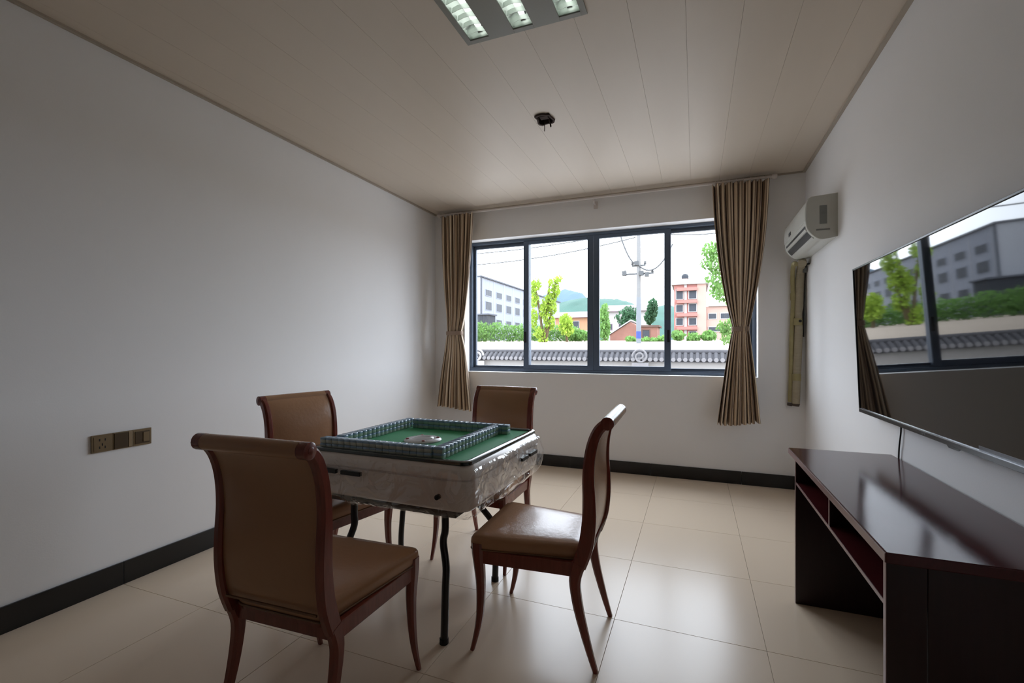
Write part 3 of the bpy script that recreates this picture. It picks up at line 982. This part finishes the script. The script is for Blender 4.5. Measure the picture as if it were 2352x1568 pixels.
mt = MB().loft([tile_ring(e, 0), tile_ring(0, e), tile_ring(0, th_ * 0.62)], mi=0, cap1=False)
mt.loft([tile_ring(0, th_ * 0.62), tile_ring(0, th_ - e), tile_ring(e, th_)], mi=1, cap0=False)
tile_me = mt.mesh('mahjong_tile', ['tile_body', 'tile_back'], smooth=50)
ORD = ['first', 'second', 'third', 'fourth', 'fifth', 'sixth', 'seventh', 'eighth', 'ninth', 'tenth', 'eleventh', 'twelfth', 'thirteenth', 'fourteenth', 'fifteenth', 'sixteenth', 'seventeenth']
rows = [('near', 'from the left wall end', (-1.697, 1.784), 0.0, (1, 0)),
        ('right', 'from the near end', (-1.0465, 1.770), math.pi / 2, (0, 1)),
        ('far', 'from the left wall end', (-1.600, 2.436), 0.0, (1, 0)),
        ('left', 'from the near end', (-1.6415, 1.835), math.pi / 2, (0, 1))]
trnd = random.Random(3)
for rn, where, (x0, y0), rz, (dx, dy) in rows:
    for k in range(17):
        for lv in range(2):
            d_ = (k + 0.5) * tw_
            o = link_mesh('mahjong_tile', tile_me, None, (x0 + dx * d_ + dy * trnd.uniform(-.0008, .0008), y0 + dy * d_ + dx * trnd.uniform(-.0008, .0008), FELT + lv * th_), rz)
            tag(o, 'blue-backed mahjong tile, %s %s, %s layer of the %s row' % (ORD[k], where, 'upper' if lv else 'lower', rn), 'mahjong tile', 'mahjong tiles in the %s row' % rn)

# ================================================================== CHAIRS
POST = [(0.064, 0.40, 0.0275), (0.047, 0.45, 0.029), (0.034, 0.50, 0.0285), (0.025, 0.58, 0.027), (0.025, 0.66, 0.025), (0.028, 0.75, 0.0225), (0.022, 0.83, 0.021), (0.008, 0.89, 0.0205), (-0.014, 0.935, 0.020), (-0.045, 0.963, 0.019)]
RLEG = [(0.0, 0.0, 0.0095), (0.018, 0.055, 0.012), (0.040, 0.13, 0.015), (0.066, 0.23, 0.0185), (0.080, 0.32, 0.021), (0.076, 0.37, 0.0245), (0.064, 0.41, 0.0275)]
FLEG = [(0.503, 0.0, 0.0085), (0.490, 0.05, 0.0105), (0.479, 0.10, 0.0125), (0.471, 0.17, 0.0155), (0.471, 0.26, 0.018), (0.478, 0.34, 0.0215), (0.484, 0.40, 0.0245), (0.485, 0.440, 0.025)]
HW = 0.2


def make_chair():
    c = empty('dining_chair')
    for s in (-1, 1):
        p = catmull(RLEG, 3)
        MB().sweep_yz([(q[0], q[1]) for q in p], s * HW, [lerp(0.011, 0.0175, min(1, q[1] / 0.3)) for q in p], [q[2] for q in p]).build('leg', 'wood', c, smooth=35)
        p = catmull(FLEG, 3)
        MB().sweep_yz([(q[0], q[1]) for q in p], 0, [lerp(0.0085, 0.021, min(1, q[1] / 0.4)) for q in p], [q[2] for q in p],
                      xs=[s * lerp(0.236, 0.219, min(1, q[1] / 0.3)) for q in p]).build('leg', 'wood', c, smooth=35)
        p = catmull(POST, 4)
        post = MB().sweep_yz([(q[0], q[1]) for q in p], s * HW, 0.0165, [q[2] for q in p])
        post.build('back_post', 'wood', c, smooth=35)
        # scroll at the top of the post
        m = MB()
        n = 16
        x0, x1 = s * HW - 0.0175, s * HW + 0.0175
        m.loft([[(x, -0.046 + r * math.cos(2 * math.pi * k / n), 0.960 + r * math.sin(2 * math.pi * k / n)) for k in range(n)] for x, r in
                ((x0 - .001, 0.020), (x0 + .002, 0.0255), (x1 - .002, 0.0255), (x1 + .001, 0.020))])
        m.build('scroll', 'wood', c, smooth=40)
        m = MB()
        xe = s * (HW + 0.0195)
        m.loft([[(x, -0.046 + r * math.cos(2 * math.pi * k / n), 0.960 + r * math.sin(2 * math.pi * k / n)) for k in range(n)] for x, r in
                ((s * (HW + 0.016), 0.012), (xe, 0.012), (xe + s * 0.0015, 0.009))])
        m.build('scroll_boss', 'wood', c, smooth=40)
        # side rail
        m = MB()
        rr = []
        for y, x in ((0.075, s * 0.200), (0.475, s * 0.219)):
            rr.append([(x - 0.011, y, 0.358), (x + 0.011, y, 0.358), (x + 0.011, y, 0.412), (x - 0.011, y, 0.412)])
        m.loft(rr)
        m.build('side_rail', 'wood', c, bevel=0.002)
    MB().box(-0.205, 0.205, 0.476, 0.498, 0.358, 0.412).build('front_rail', 'wood', c, bevel=0.002)
    MB().box(-0.19, 0.19, 0.066, 0.088, 0.358, 0.412).build('back_rail', 'wood', c, bevel=0.002)

    # seat cushion
    def outline(ins):
        f, rfront, rrear = 0.516, 0.238, 0.178
        pts = []
        cr = 0.032
        quad = [(rfront - ins, f - ins), (-(rfront - ins), f - ins), (-(rrear - ins), 0.052 + ins), (rrear - ins, 0.052 + ins)]
        for i in range(4):
            p, a, b = Vector(quad[i]), Vector(quad[i - 1]), Vector(quad[(i + 1) % 4])
            d0, d1 = (a - p).normalized(), (b - p).normalized()
            c_r = max(0.006, cr - ins * 0.5)
            for k in range(6):
                t = k / 5
                pts.append(((p + d0 * c_r) * (1 - t) ** 2 + p * 2 * t * (1 - t) + (p + d1 * c_r) * t * t))
        # sides and front bow out slightly
        out = []
        for p in pts:
            out.append((p.x, p.y + (0.008 * (1 - (p.x / rfront) ** 2) if p.y > 0.4 else 0)))
        return out
    rings = []
    for ins, z in ((0.004, 0.4125), (-0.001, 0.425), (-0.002, 0.440), (0.0, 0.456), (0.006, 0.465), (0.018, 0.4705), (0.05, 0.4745), (0.12, 0.478)):
        rings.append([(x, y, z) for x, y in outline(ins)])
    MB().loft(rings).build('seat', 'leather', c, smooth=50)
    MB().loft([[(x, y, z) for x, y in outline(0.006)] for z in (0.396, 0.4125)]).build('seat_base', 'wood', c)
    ring = [(x, y, 0.4155) for x, y in outline(-0.0005)]
    MB().tube(ring + [ring[0]], 0.0032, 6, caps=False).build('seat_piping', 'piping', c, smooth=60)

    # upholstered back between the posts
    p = catmull(POST[1:], 4)
    rings = []
    W = HW - 0.0168
    n = 12
    for i, q in enumerate(p):
        a, b = p[max(i - 1, 0)], p[min(i + 1, len(p) - 1)]
        t = Vector((b[0] - a[0], b[1] - a[1])).normalized()
        nn = Vector((t.y, -t.x))
        f = i / (len(p) - 1)
        bul = 0.013 * math.sin(math.pi * min(1, f * 1.05)) ** 0.7
        ring = []
        for k in range(n + 1):
            x = lerp(-W, W, k / n)
            o = 0.012 + bul * (1 - abs(x / W) ** 3)
            ring.append((x, q[0] + nn.x * o, q[1] + nn.y * o))
        for k in range(n + 1):
            x = lerp(W, -W, k / n)
            o = -0.013 - 0.006 * (1 - abs(x / W) ** 3) * math.sin(math.pi * f)
            ring.append((x, q[0] + nn.x * o, q[1] + nn.y * o))
        rings.append(ring)
    MB().loft(rings).build('backrest', 'leather', c, smooth=50)
    # padded roll along the top
    m = MB()
    n = 18
    m.loft([[(x, -0.046 + r * math.cos(2 * math.pi * k / n), 0.960 + r * math.sin(2 * math.pi * k / n)) for k in range(n)] for x, r in ((-W - 0.0005, 0.025), (0, 0.026), (W + 0.0005, 0.025))])
    m.build('top_roll', 'leather', c, smooth=50)
    # seam strips on the rear of the back
    MB().box(-W + 0.004, W - 0.004, 0.0155, 0.0215, 0.455, 0.461).build('lower_seam', 'piping', c)
    return c


chairs = [
    ((-1.215, 1.038), 2.3, 'tan leather and dark wood chair nearest the camera, its back turned to the viewer'),
    ((-0.362, 1.982), 91.7, 'tan leather chair right of the table, seen from the side, its seat shining brightly'),
    ((-2.10, 2.033), -100.7, 'tan leather and dark wood chair by the left wall with its front towards the table'),
    ((-1.192, 2.871), 178.0, 'tan leather and dark wood chair on the far side of the table below the window'),
]
proto = make_chair()
for i, ((x, y), rz, lab) in enumerate(chairs):
    o = proto if i == 0 else copy_tree(proto)
    o.location = (x, y, 0)
    o.rotation_euler = (0, 0, R(rz))
    tag(o, lab, 'chair', 'leather chairs around the mahjong table')

# ================================================================== OUTDOORS
gprof = [(4.955, -0.35), (10.5, -0.35), (11.4, -0.25), (12.6, 0.35), (16, 0.85), (26, 1.52), (40, 1.80), (70, 2.3), (160, 3.5), (900, 12)]


def ground_z(y):
    for (a, za), (b, zb) in zip(gprof, gprof[1:]):
        if a <= y <= b:
            return lerp(za, zb, (y - a) / (b - a))
    return gprof[-1][1]


m_ = MB()
for (a, za), (b, zb) in zip(gprof, gprof[1:]):
    mi = 0 if b < 12 else 1
    w0, w1 = 60 + a, 60 + b
    m_.add([(-w0, a, za), (w0, a, za), (w1, b, zb), (-w1, b, zb)], [(0, 1, 2, 3)], mi)
m_.box(-60, 60, -40, 4.955, -0.6, -0.35, 0)
tag(m_.build('ground', ['paving', 'dirt']), kind='structure')

# garden wall with tiled coping
gw = thing('garden_wall', 'low pale garden wall with a grey tiled coping outside the window', 'wall', (-3.2, 12, -0.35))
GWX = 6.6
MB().box(-GWX, GWX, -0.12, 0.12, 0.0, 1.24).build('wall_body', 'plaster', gw)
MB().box(-GWX, GWX, -0.20, 0.20, 1.24, 1.285).build('cornice', 'clay', gw)
m_ = MB().prism([(-0.25, 1.285), (0.25, 1.285), (0.0, 1.47)], 'x', -GWX, GWX)
m_.build('coping_bed', 'clay', gw)
rt = MB()
n = 8
sl = Vector((0, 0.235, 0.165))
rt.loft([[(0.048 * math.cos(math.pi * k / n), y, z + 0.048 * math.sin(math.pi * k / n)) for k in range(n + 1)] for y, z in ((-0.275, 1.288), (-0.02, 1.455))], mi=0)
rt.loft([[(r * math.cos(2 * math.pi * k / 12), y, 1.300 + r * math.sin(2 * math.pi * k / 12)) for k in range(12)] for r, y in ((0.05, -0.272), (0.05, -0.292))], mi=1)
rt_me = rt.mesh('coping_tile', ['clay', 'clay_end'], smooth=40)
pitch = 0.134
nn_ = int(2 * GWX / pitch)
for k in range(nn_):
    link_mesh('coping_tile', rt_me, gw, (-GWX + (k + 0.5) * pitch, 0, 0))
MB().tube([(-GWX, 0, 1.485), (GWX, 0, 1.485)], 0.055, 10).build('ridge', 'clay', gw, smooth=40)


def scroll_ornament(x, s):
    m = MB()
    pts = []
    for k in range(40):
        a = k / 39 * 3.6 * math.pi
        r = 0.19 * (1 - k / 39 * 0.8)
        pts.append((x + s * r * math.cos(a), -0.30, 1.37 + r * math.sin(a)))
    m.tube(pts, 0.024, 6)
    m.box(x - 0.20, x + 0.20, -0.30, -0.26, 1.10, 1.22)
    return m


scroll_ornament(-2.45, 1).build('scroll_ornament', 'ornament', gw, smooth=50)
scroll_ornament(1.95, -1).build('scroll_ornament', 'clay_end', gw, smooth=50)


# leaves
def leaves(mb, pts, size, rnd):
    for (x, y, z) in pts:
        s = size * rnd.uniform(0.6, 1.3)
        a, b = rnd.uniform(0, 6.283), rnd.uniform(-1.0, 1.0)
        u = Vector((math.cos(a), math.sin(a), 0))
        w = Vector((-math.sin(a) * math.sin(b), math.cos(a) * math.sin(b), math.cos(b)))
        p = Vector((x, y, z))
        mb.add([p - u * s * .5, p + w * s * .7, p + u * s * .5, p - w * s * .7], [(0, 1, 2, 3)])


def blob_pts(c, r, n, rnd, shell=0.55):
    out = []
    while len(out) < n:
        p = Vector((rnd.uniform(-1, 1), rnd.uniform(-1, 1), rnd.uniform(-1, 1)))
        d = p.length
        if d > 1 or d < 0.05 or rnd.random() > d + 0.2:
            continue
        k = 1 + 0.22 * mnoise.noise(p * 2.3 + Vector(c))
        out.append((c[0] + p.x * r[0] * k, c[1] + p.y * r[1] * k, c[2] + p.z * r[2] * k))
    return out


def bush(name, label, cat, blobs, n, size, mat, seed, stems=None, group=None):
    rnd = random.Random(seed)
    b0 = blobs[0][0]
    y = b0[1]
    t = thing(name, label, cat, (b0[0], y, ground_z(y)), group=group)
    off = Vector((b0[0], y, ground_z(y)))
    m = MB()
    tot = sum(b[1][0] * b[1][2] for b in blobs)
    for c, r in blobs:
        pts = blob_pts(c, r, max(20, int(n * r[0] * r[2] / tot)), rnd)
        leaves(m, [tuple(Vector(p) - off) for p in pts], size, rnd)
    tag(m.build('foliage', mat, t), kind='stuff')
    for (a, b, r0, r1) in (stems or []):
        a, b = Vector(a), Vector(b)
        mid = a.lerp(b, 0.5) + Vector((rnd.uniform(-.08, .08), 0, 0))
        MB().tube([a - off, mid - off, b - off], [r0, (r0 + r1) / 2, r1], 7).build('trunk', 'bark', t, smooth=60)
    return t


def px(u, v, Y):
    """world point at depth Y that lies at picture position u, v (used to survey the view outside)"""
    th = math.atan(421 / 1069)
    a, b = (u - 1176) / 1069, (797 - v) / 1069
    dx, dy = -math.sin(th) + math.cos(th) * a, math.cos(th) + math.sin(th) * a
    return (dx / dy * Y, Y, 1.25 + b / dy * Y)


TYd = 28.9
tg = ground_z(TYd)
blobs = []
trnd = random.Random(11)
for u, v, ru, rv in ((1232, 655, 12, 16), (1228, 690, 11, 20), (1272, 650, 14, 14), (1266, 680, 13, 22), (1284, 640, 8, 8), (1250, 715, 12, 22), (1226, 730, 10, 24), (1262, 740, 13, 22),
                     (1240, 765, 16, 14), (1256, 700, 10, 22), (1270, 705, 9, 18), (1222, 660, 8, 16), (1278, 668, 9, 16), (1248, 780, 12, 10)):
    c = px(u, v, TYd)
    k = TYd / 1069
    blobs.append((c, (ru * k, 0.45, rv * k)))
base = px(1252, 797, TYd)
stems = [((base[0], TYd, tg), px(1262, 650, TYd), 0.12, 0.05), ((base[0] + .05, TYd, tg), px(1278, 645, TYd), 0.10, 0.04), ((base[0] - .1, TYd, tg), px(1230, 660, TYd), 0.10, 0.04)]
bush('young_tree', 'tall narrow lime-green young tree seen through the second window pane', 'tree', blobs, 2600, 0.13, 'leaf_lime', 5, stems)

# right-hand tree, half behind the curtain
blobs = []
for u, v, ru, rv in ((1632, 575, 18, 18), (1625, 605, 14, 14), (1650, 600, 22, 26), (1640, 640, 18, 18), (1655, 670, 20, 22), (1685, 620, 26, 40), (1690, 680, 26, 26), (1665, 560, 20, 18)):
    k = 15 / 1069
    blobs.append((px(u, v, 15), (ru * k, 0.35, rv * k)))
b2 = px(1690, 790, 15)
bush('street_tree', 'leafy green tree partly hidden by the right curtain', 'tree', blobs, 1500, 0.085, 'leaf_mid', 9,
     [((b2[0], 15, ground_z(15)), px(1675, 560, 15), 0.06, 0.02)])
blobs = []
for u, v, ru, rv in ((1660, 752, 12, 14), (1668, 775, 12, 16), (1678, 748, 12, 18)):
    k = 18 / 1069
    blobs.append((px(u, v, 18), (ru * k, 0.3, rv * k)))
bush('shrub', 'small green shrub low beside the right curtain', 'shrub', blobs, 500, 0.07, 'leaf_mid', 13)

# hedge in front of the grey building
HYd = 36
k = HYd / 1069
blobs = []
rnd = random.Random(21)
x = px(960, 760, HYd)[0]
while x < px(1320, 760, HYd)[0]:
    f = (x - px(960, 760, HYd)[0]) / (px(1320, 760, HYd)[0] - px(960, 760, HYd)[0])
    top = lerp(60, 34, f) * k * rnd.uniform(0.9, 1.1)
    blobs.append(((x, HYd + rnd.uniform(-.3, .3), ground_z(HYd) + top * 0.48), (0.8, 0.6, top * 0.55)))
    x += 0.62
bush('hedge', 'long bushy green hedge in front of the grey building', 'hedge', blobs, 9000, 0.13, 'leaf_mid', 22)
# mid-distance shrubs and trees
for (u0, u1, v0, v1, Y, mat, lab, nm, cat_) in (
        (1300, 1352, 752, 784, 34, 'leaf_mid', 'low green bushes left of the middle mullion', 'bush', 'bush'),
        (1376, 1402, 700, 784, 40, 'leaf_mid', 'narrow green tree right of the middle mullion', 'tree', 'tree'),
        (1418, 1470, 706, 760, 56, 'leaf_dark', 'round dark green tree behind the utility pole', 'tree', 'tree'),
        (1480, 1508, 690, 742, 70, 'leaf_dark', 'dark green tree crown right of the utility pole', 'tree', 'tree'),
        (1440, 1530, 772, 788, 30, 'leaf_mid', 'low grassy scrub at the foot of the utility pole', 'scrub', 'shrub'),
        (1546, 1640, 760, 784, 34, 'leaf_mid', 'low green bushes in front of the pink building', 'bush', 'bush'),
        (1285, 1320, 722, 770, 30.5, 'leaf_lime', 'yellow-green sapling beside the young tree', 'sapling', 'tree')):
    k = Y / 1069
    rnd = random.Random(u0)
    cu, cv, ru, rv = (u0 + u1) / 2, (v0 + v1) / 2, (u1 - u0) / 2, (v1 - v0) / 2
    blobs = []
    if ru > rv * 1.6:
        nb = max(2, int(ru / rv))
        for i in range(nb):
            uu = lerp(u0 + rv, u1 - rv, i / (nb - 1))
            blobs.append((px(uu, cv + rnd.uniform(-.2, .4) * rv, Y), (rv * 1.25 * k, 0.7, rv * rnd.uniform(.8, 1.1) * k)))
    else:
        for i in range(4):
            blobs.append((px(cu + rnd.uniform(-.35, .35) * ru, cv + lerp(-.5, .5, i / 3) * rv, Y), (ru * .8 * k, 0.9, rv * .6 * k)))
    foot = px(cu, 790, Y)
    bush(nm, lab, cat_, blobs, 900, 5.0 * k, mat, u0 + 1, [((foot[0], Y, ground_z(Y)), px(cu, cv, Y), 0.10, 0.05)] if cat_ == 'tree' else None)


# far buildings
def windows(parent, rects, plane, mat='bldg_trim'):
    """rects (a0,a1,z0,z1,depth coordinate) with window frame as part and pane as sub-part"""
    for a0, a1, z0, z1, d in rects:
        t = 0.08
        if plane == 'x':      # face looking +x
            m = MB().box(d, d + 0.06, a0 - t, a1 + t, z0 - t, z0).box(d, d + 0.06, a0 - t, a1 + t, z1, z1 + t).box(d, d + 0.06, a0 - t, a0, z0, z1).box(d, d + 0.06, a1, a1 + t, z0, z1)
            w = m.build('window', mat, parent)
            MB().box(d, d + 0.03, a0, a1, z0, z1).build('pane', 'ext_pane', w)
        else:                 # face looking -y
            m = MB().box(a0 - t, a1 + t, d - 0.06, d, z0 - t, z0).box(a0 - t, a1 + t, d - 0.06, d, z1, z1 + t).box(a0 - t, a0, d - 0.06, d, z0, z1).box(a1, a1 + t, d - 0.06, d, z0, z1)
            w = m.build('window', mat, parent)
            MB().box(a0, a1, d - 0.03, d, z0, z1).build('pane', 'ext_pane', w)


GX0, GY0, GH = -30.3, 64.0, 11.9
gz = ground_z(64)
gb = thing('grey_building', 'long pale grey three-storey building with rows of small dark windows', 'building', (GX0, GY0, gz))
H = GH - gz
MB().box(-30, 0, 0, 44, 0, H).build('wall', 'bldg_grey', gb)
MB().box(-30, -0.02, -0.12, 0, 0, H).build('gable_wall', 'bldg_white', gb)
MB().box(-30.3, 0.25, -0.3, 44.3, H, H + 0.22).build('roof_edge', 'bldg_trim', gb)
MB().box(0, 0.14, -0.10, 0.16, 0, H).build('corner_strip', 'bldg_trim', gb)
rects = []
for j, (zc, hh) in enumerate(((9.75, 0.45), (7.72, 0.62), (5.25, 0.45), (3.0, 0.45))):
    for i in range(9):
        yc = 2.8 + 4.25 * i
        rects.append((yc - 1.1, yc + 1.1, zc - hh - gz, zc + hh - gz, 0.0))
windows(gb, rects, 'x', 'bldg_grey')
for i in range(9):
    MB().box(0, 0.05, 0.62 + 4.25 * i, 0.78 + 4.25 * i, 0, H).build('joint_strip', 'bldg_white', gb)

an = thing('annex_shed', 'low dark grey shed at the corner of the grey building', 'shed', (-29.0, 60.5, ground_z(60)))
z0 = ground_z(60)
MB().box(-12, 1.5, 0, 2.6, 0, 5.85 - z0).build('wall', 'annex', an)
MB().box(-12.2, 1.7, -0.2, 2.8, 5.85 - z0, 6.05 - z0).build('roof', 'bldg_trim', an)

# pink building
pz = ground_z(60)
pb = thing('pink_building', 'pink and white four-storey building behind the right-hand window pane', 'building', (-2.4, 60, pz))
x_a, x_b, x_c = 0.0, 3.6, 9.0
Ht, Hl = 8.8 - pz, 6.1 - pz
MB().box(x_a, x_b, 0, 9, 0, Ht).build('tower_wall', 'pink', pb)
MB().box(x_b, x_c, 0.3, 9, 0, Hl).build('wing_wall', 'pink_pale', pb)
MB().box(x_a - 0.3, x_b + 0.3, -0.35, 9.2, Ht, Ht + 0.2).build('roof_slab', 'ext_white', pb)
MB().box(x_b + 0.3, x_c + 0.2, 0.0, 9.2, Hl, Hl + 0.16).build('roof_slab', 'ext_white', pb)
MB().box(1.15, 1.45, -0.12, 0, 0, Ht).build('pilaster', 'ext_white', pb)
MB().box(2.6, x_b, -0.10, 0, 0, Ht).build('pilaster', 'pink_pale', pb)
for z in (1.3, 2.9, 4.5, 6.0):
    MB().box(0.3, 2.6, -0.45, 0.0, z - 0.1, z + 0.28).build('balcony', 'pink', pb)
windows(pb, [(0.25, 1.0, 4.95, 6.1, 0.0), (1.7, 2.5, 4.95, 6.1, 0.0), (0.25, 1.0, 3.4, 4.2, 0.0), (1.7, 2.5, 3.4, 4.3, 0.0), (0.25, 1.0, 1.8, 2.6, 0.0), (1.7, 2.5, 1.8, 2.6, 0.0), (1.7, 2.5, 0.4, 1.0, 0.0)], 'y', 'ext_white')
windows(pb, [(3.9, 4.7, 2.5, 3.1, 0.3), (5.2, 6.2, 2.5, 3.1, 0.3), (3.9, 6.2, 1.0, 1.5, 0.3), (3.9, 4.7, 0.1, 0.7, 0.3), (6.6, 7.6, 2.5, 3.1, 0.3), (6.6, 7.6, 1.0, 1.5, 0.3)], 'y', 'ext_white')
MB().box(0.6, 1.5, 2, 3, Ht + 0.2, Ht + 1.0).build('roof_hut', 'pink_pale', pb)
MB().lathe([(0.42, Ht + 1.0), (0.45, Ht + 1.35), (0.3, Ht + 1.6), (0.08, Ht + 1.7)], 1.2, 2.5, 14).build('water_tank', 'annex', pb, smooth=50)

# lilac-roofed building
lz = ground_z(80)
lb = thing('lilac_roofed_building', 'pale low building with a lilac roof left of the utility pole', 'building', (-14.8, 80, lz))
MB().box(0, 7.4, 0, 8, 0, 7.3 - lz).build('wall', 'ext_white', lb)
MB().prism([(-0.5, 7.3 - lz), (8.5, 7.3 - lz), (7.4, 8.1 - lz), (4, 8.7 - lz), (1.2, 8.3 - lz)], 'x', -0.4, 7.8).build('roof', 'lilac', lb)
windows(lb, [(0.8, 1.6, 1.8, 2.7, 0), (2.8, 3.6, 1.8, 2.7, 0), (4.8, 5.6, 1.8, 2.7, 0)], 'y', 'lilac')

# orange house
oz = ground_z(60)
ob = thing('orange_house', 'low house with orange walls and a white base beside the young tree', 'house', (-17.4, 60, oz))
MB().box(0, 4.6, 0, 6, 0, 3.0).build('wall', 'orange', ob)
MB().box(-0.05, 4.65, -0.05, 6.05, 0, 1.3).build('base_band', 'ext_white', ob)
MB().prism([(-0.5, 3.0), (6.5, 3.0), (3, 4.0)], 'x', -0.4, 5.0).build('roof', 'lilac', ob)
windows(ob, [(0.6, 1.4, 1.6, 2.5, 0), (2.4, 3.2, 1.6, 2.5, 0)], 'y', 'ext_white')

# brick house with gable
bz = ground_z(45)
bh = thing('brick_house', 'old red brick house with a sloping gable behind the utility pole', 'house', (-7.6, 45, bz))
MB().prism([(0, 0), (2.6, 0), (2.6, 1.3), (1.9, 1.75), (0, 0.55)], 'y', 0, 4).build('gable_wall', 'brick', bh)
MB().add([(-0.15, -0.15, 0.50), (1.95, -0.15, 1.86), (1.95, 4.2, 1.86), (-0.15, 4.2, 0.50), (-0.15, -0.15, 0.62), (1.95, -0.15, 1.98), (1.95, 4.2, 1.98), (-0.15, 4.2, 0.62)],
         [(0, 3, 2, 1), (4, 5, 6, 7), (0, 1, 5, 4), (1, 2, 6, 5), (2, 3, 7, 6), (3, 0, 4, 7)]).build('roof', 'ext_white', bh)
MB().box(2.6, 4.3, 0.2, 3.5, 0, 1.25).build('side_wall', 'brick', bh)
MB().box(2.45, 4.5, 0.0, 3.7, 1.25, 1.42).build('side_roof', 'roof_brown', bh)
windows(bh, [(3.0, 3.6, 0.35, 0.95, 0.2)], 'y', 'roof_brown')

# utility pole
PY = 25.0
pg = ground_z(PY)
pp = px(1467, 795, PY)
up = thing('utility_pole', 'tall concrete utility pole with crossarms and a blue band at its foot', 'utility pole', (pp[0], PY, pg))
MB().tube([(0, 0, 0.62), (0, 0, 2.4)], [0.125, 0.118], 12).build('painted_shaft', 'pole_paint', up, smooth=50)
MB().tube([(0, 0, 0), (0, 0, 0.25)], [0.126, 0.126], 12).build('footing', 'pole_paint', up, smooth=50)
MB().tube([(0, 0, 0.25), (0, 0, 0.62)], [0.128, 0.127], 12).build('blue_band', 'pole_blue', up, smooth=50)
MB().tube([(0, 0, 2.4), (0, 0, 8.4)], [0.117, 0.075], 12).build('shaft', 'pole', up, smooth=50)
for z, w in ((3.62, 0.75), (4.05, 0.35)):
    cr = MB().box(-w, w, -0.05, 0.05, z - 0.04, z + 0.04).build('crossarm', 'pole_gear', up)
    for s in (-1, 1):
        MB().lathe([(0.05, z + 0.04), (0.08, z + 0.08), (0.05, z + 0.13), (0.07, z + 0.17), (0.03, z + 0.22)], s * w * 0.92, 0, 10).build('insulator', 'pole_gear', cr, smooth=50)
for x, z in ((-0.72, 3.66), (0.42, 3.55), (0.16, 3.62), (-0.10, 4.15)):
    MB().box(x - 0.11, x + 0.11, -0.22, -0.02, z - 0.12, z + 0.12).build('switch_box', 'pole_gear', up, bevel=0.02)


def overhead(label, a, b, sag, r=0.03):
    a, b = Vector(a), Vector(b)
    pts = []
    for k in range(17):
        t = k / 16
        p = a.lerp(b, t)
        p.z -= sag * 4 * t * (1 - t)
        pts.append(p)
    tag(MB().tube(pts, r, 5).build('overhead_wire', 'pole_gear', smooth=60), label, 'wire', 'overhead wires outside the window')


overhead('thin overhead wire sloping across the two left panes, upper one', px(1000, 588, 25), px(1460, 528, 25), 0.25)
overhead('thin overhead wire sloping across the two left panes, lower one', px(1000, 612, 25), px(1460, 545, 25), 0.35)
overhead('dark wire curving from the utility pole up to the left', px(1425, 540, 24.9), px(1464, 608, 24.9), 0.35, 0.04)
overhead('dark wire looping from the utility pole to the right', px(1464, 606, 24.9), px(1545, 560, 24.9), 0.75, 0.04)
overhead('thin wire crossing the top of the right-hand pane', px(1540, 538, 26), px(1700, 528, 26), 0.1)


# hills
def hill(name, Y, prof, depth, mat, seed):
    m = MB()
    nu, nv = 60, 8
    us = [p[0] for p in prof]

    def fn(a, b):
        u = lerp(us[0], us[-1], a)
        for (u0, v0), (u1, v1) in zip(prof, prof[1:]):
            if u0 <= u <= u1:
                t = (u - u0) / (u1 - u0)
                t = t * t * (3 - 2 * t)
                v = lerp(v0, v1, t)
        top = px(u, v, Y)
        z0 = ground_z(Y) - 2
        hz = (top[2] - z0) * math.sin(math.pi / 2 * min(1, b * 1.0))
        bump_ = mnoise.noise(Vector((u * 0.14 + seed, b * 5, seed))) * 0.035 * (top[2] - z0) + abs(mnoise.noise(Vector((u * 0.5, b * 9, seed)))) * 0.03 * (top[2] - z0)
        return (top[0], Y - depth * (1 - b), z0 + hz + bump_ * (0.3 + b))
    m.grid(fn, nu * 2, nv * 2)
    tag(m.build(name, mat, smooth=180), kind='structure')


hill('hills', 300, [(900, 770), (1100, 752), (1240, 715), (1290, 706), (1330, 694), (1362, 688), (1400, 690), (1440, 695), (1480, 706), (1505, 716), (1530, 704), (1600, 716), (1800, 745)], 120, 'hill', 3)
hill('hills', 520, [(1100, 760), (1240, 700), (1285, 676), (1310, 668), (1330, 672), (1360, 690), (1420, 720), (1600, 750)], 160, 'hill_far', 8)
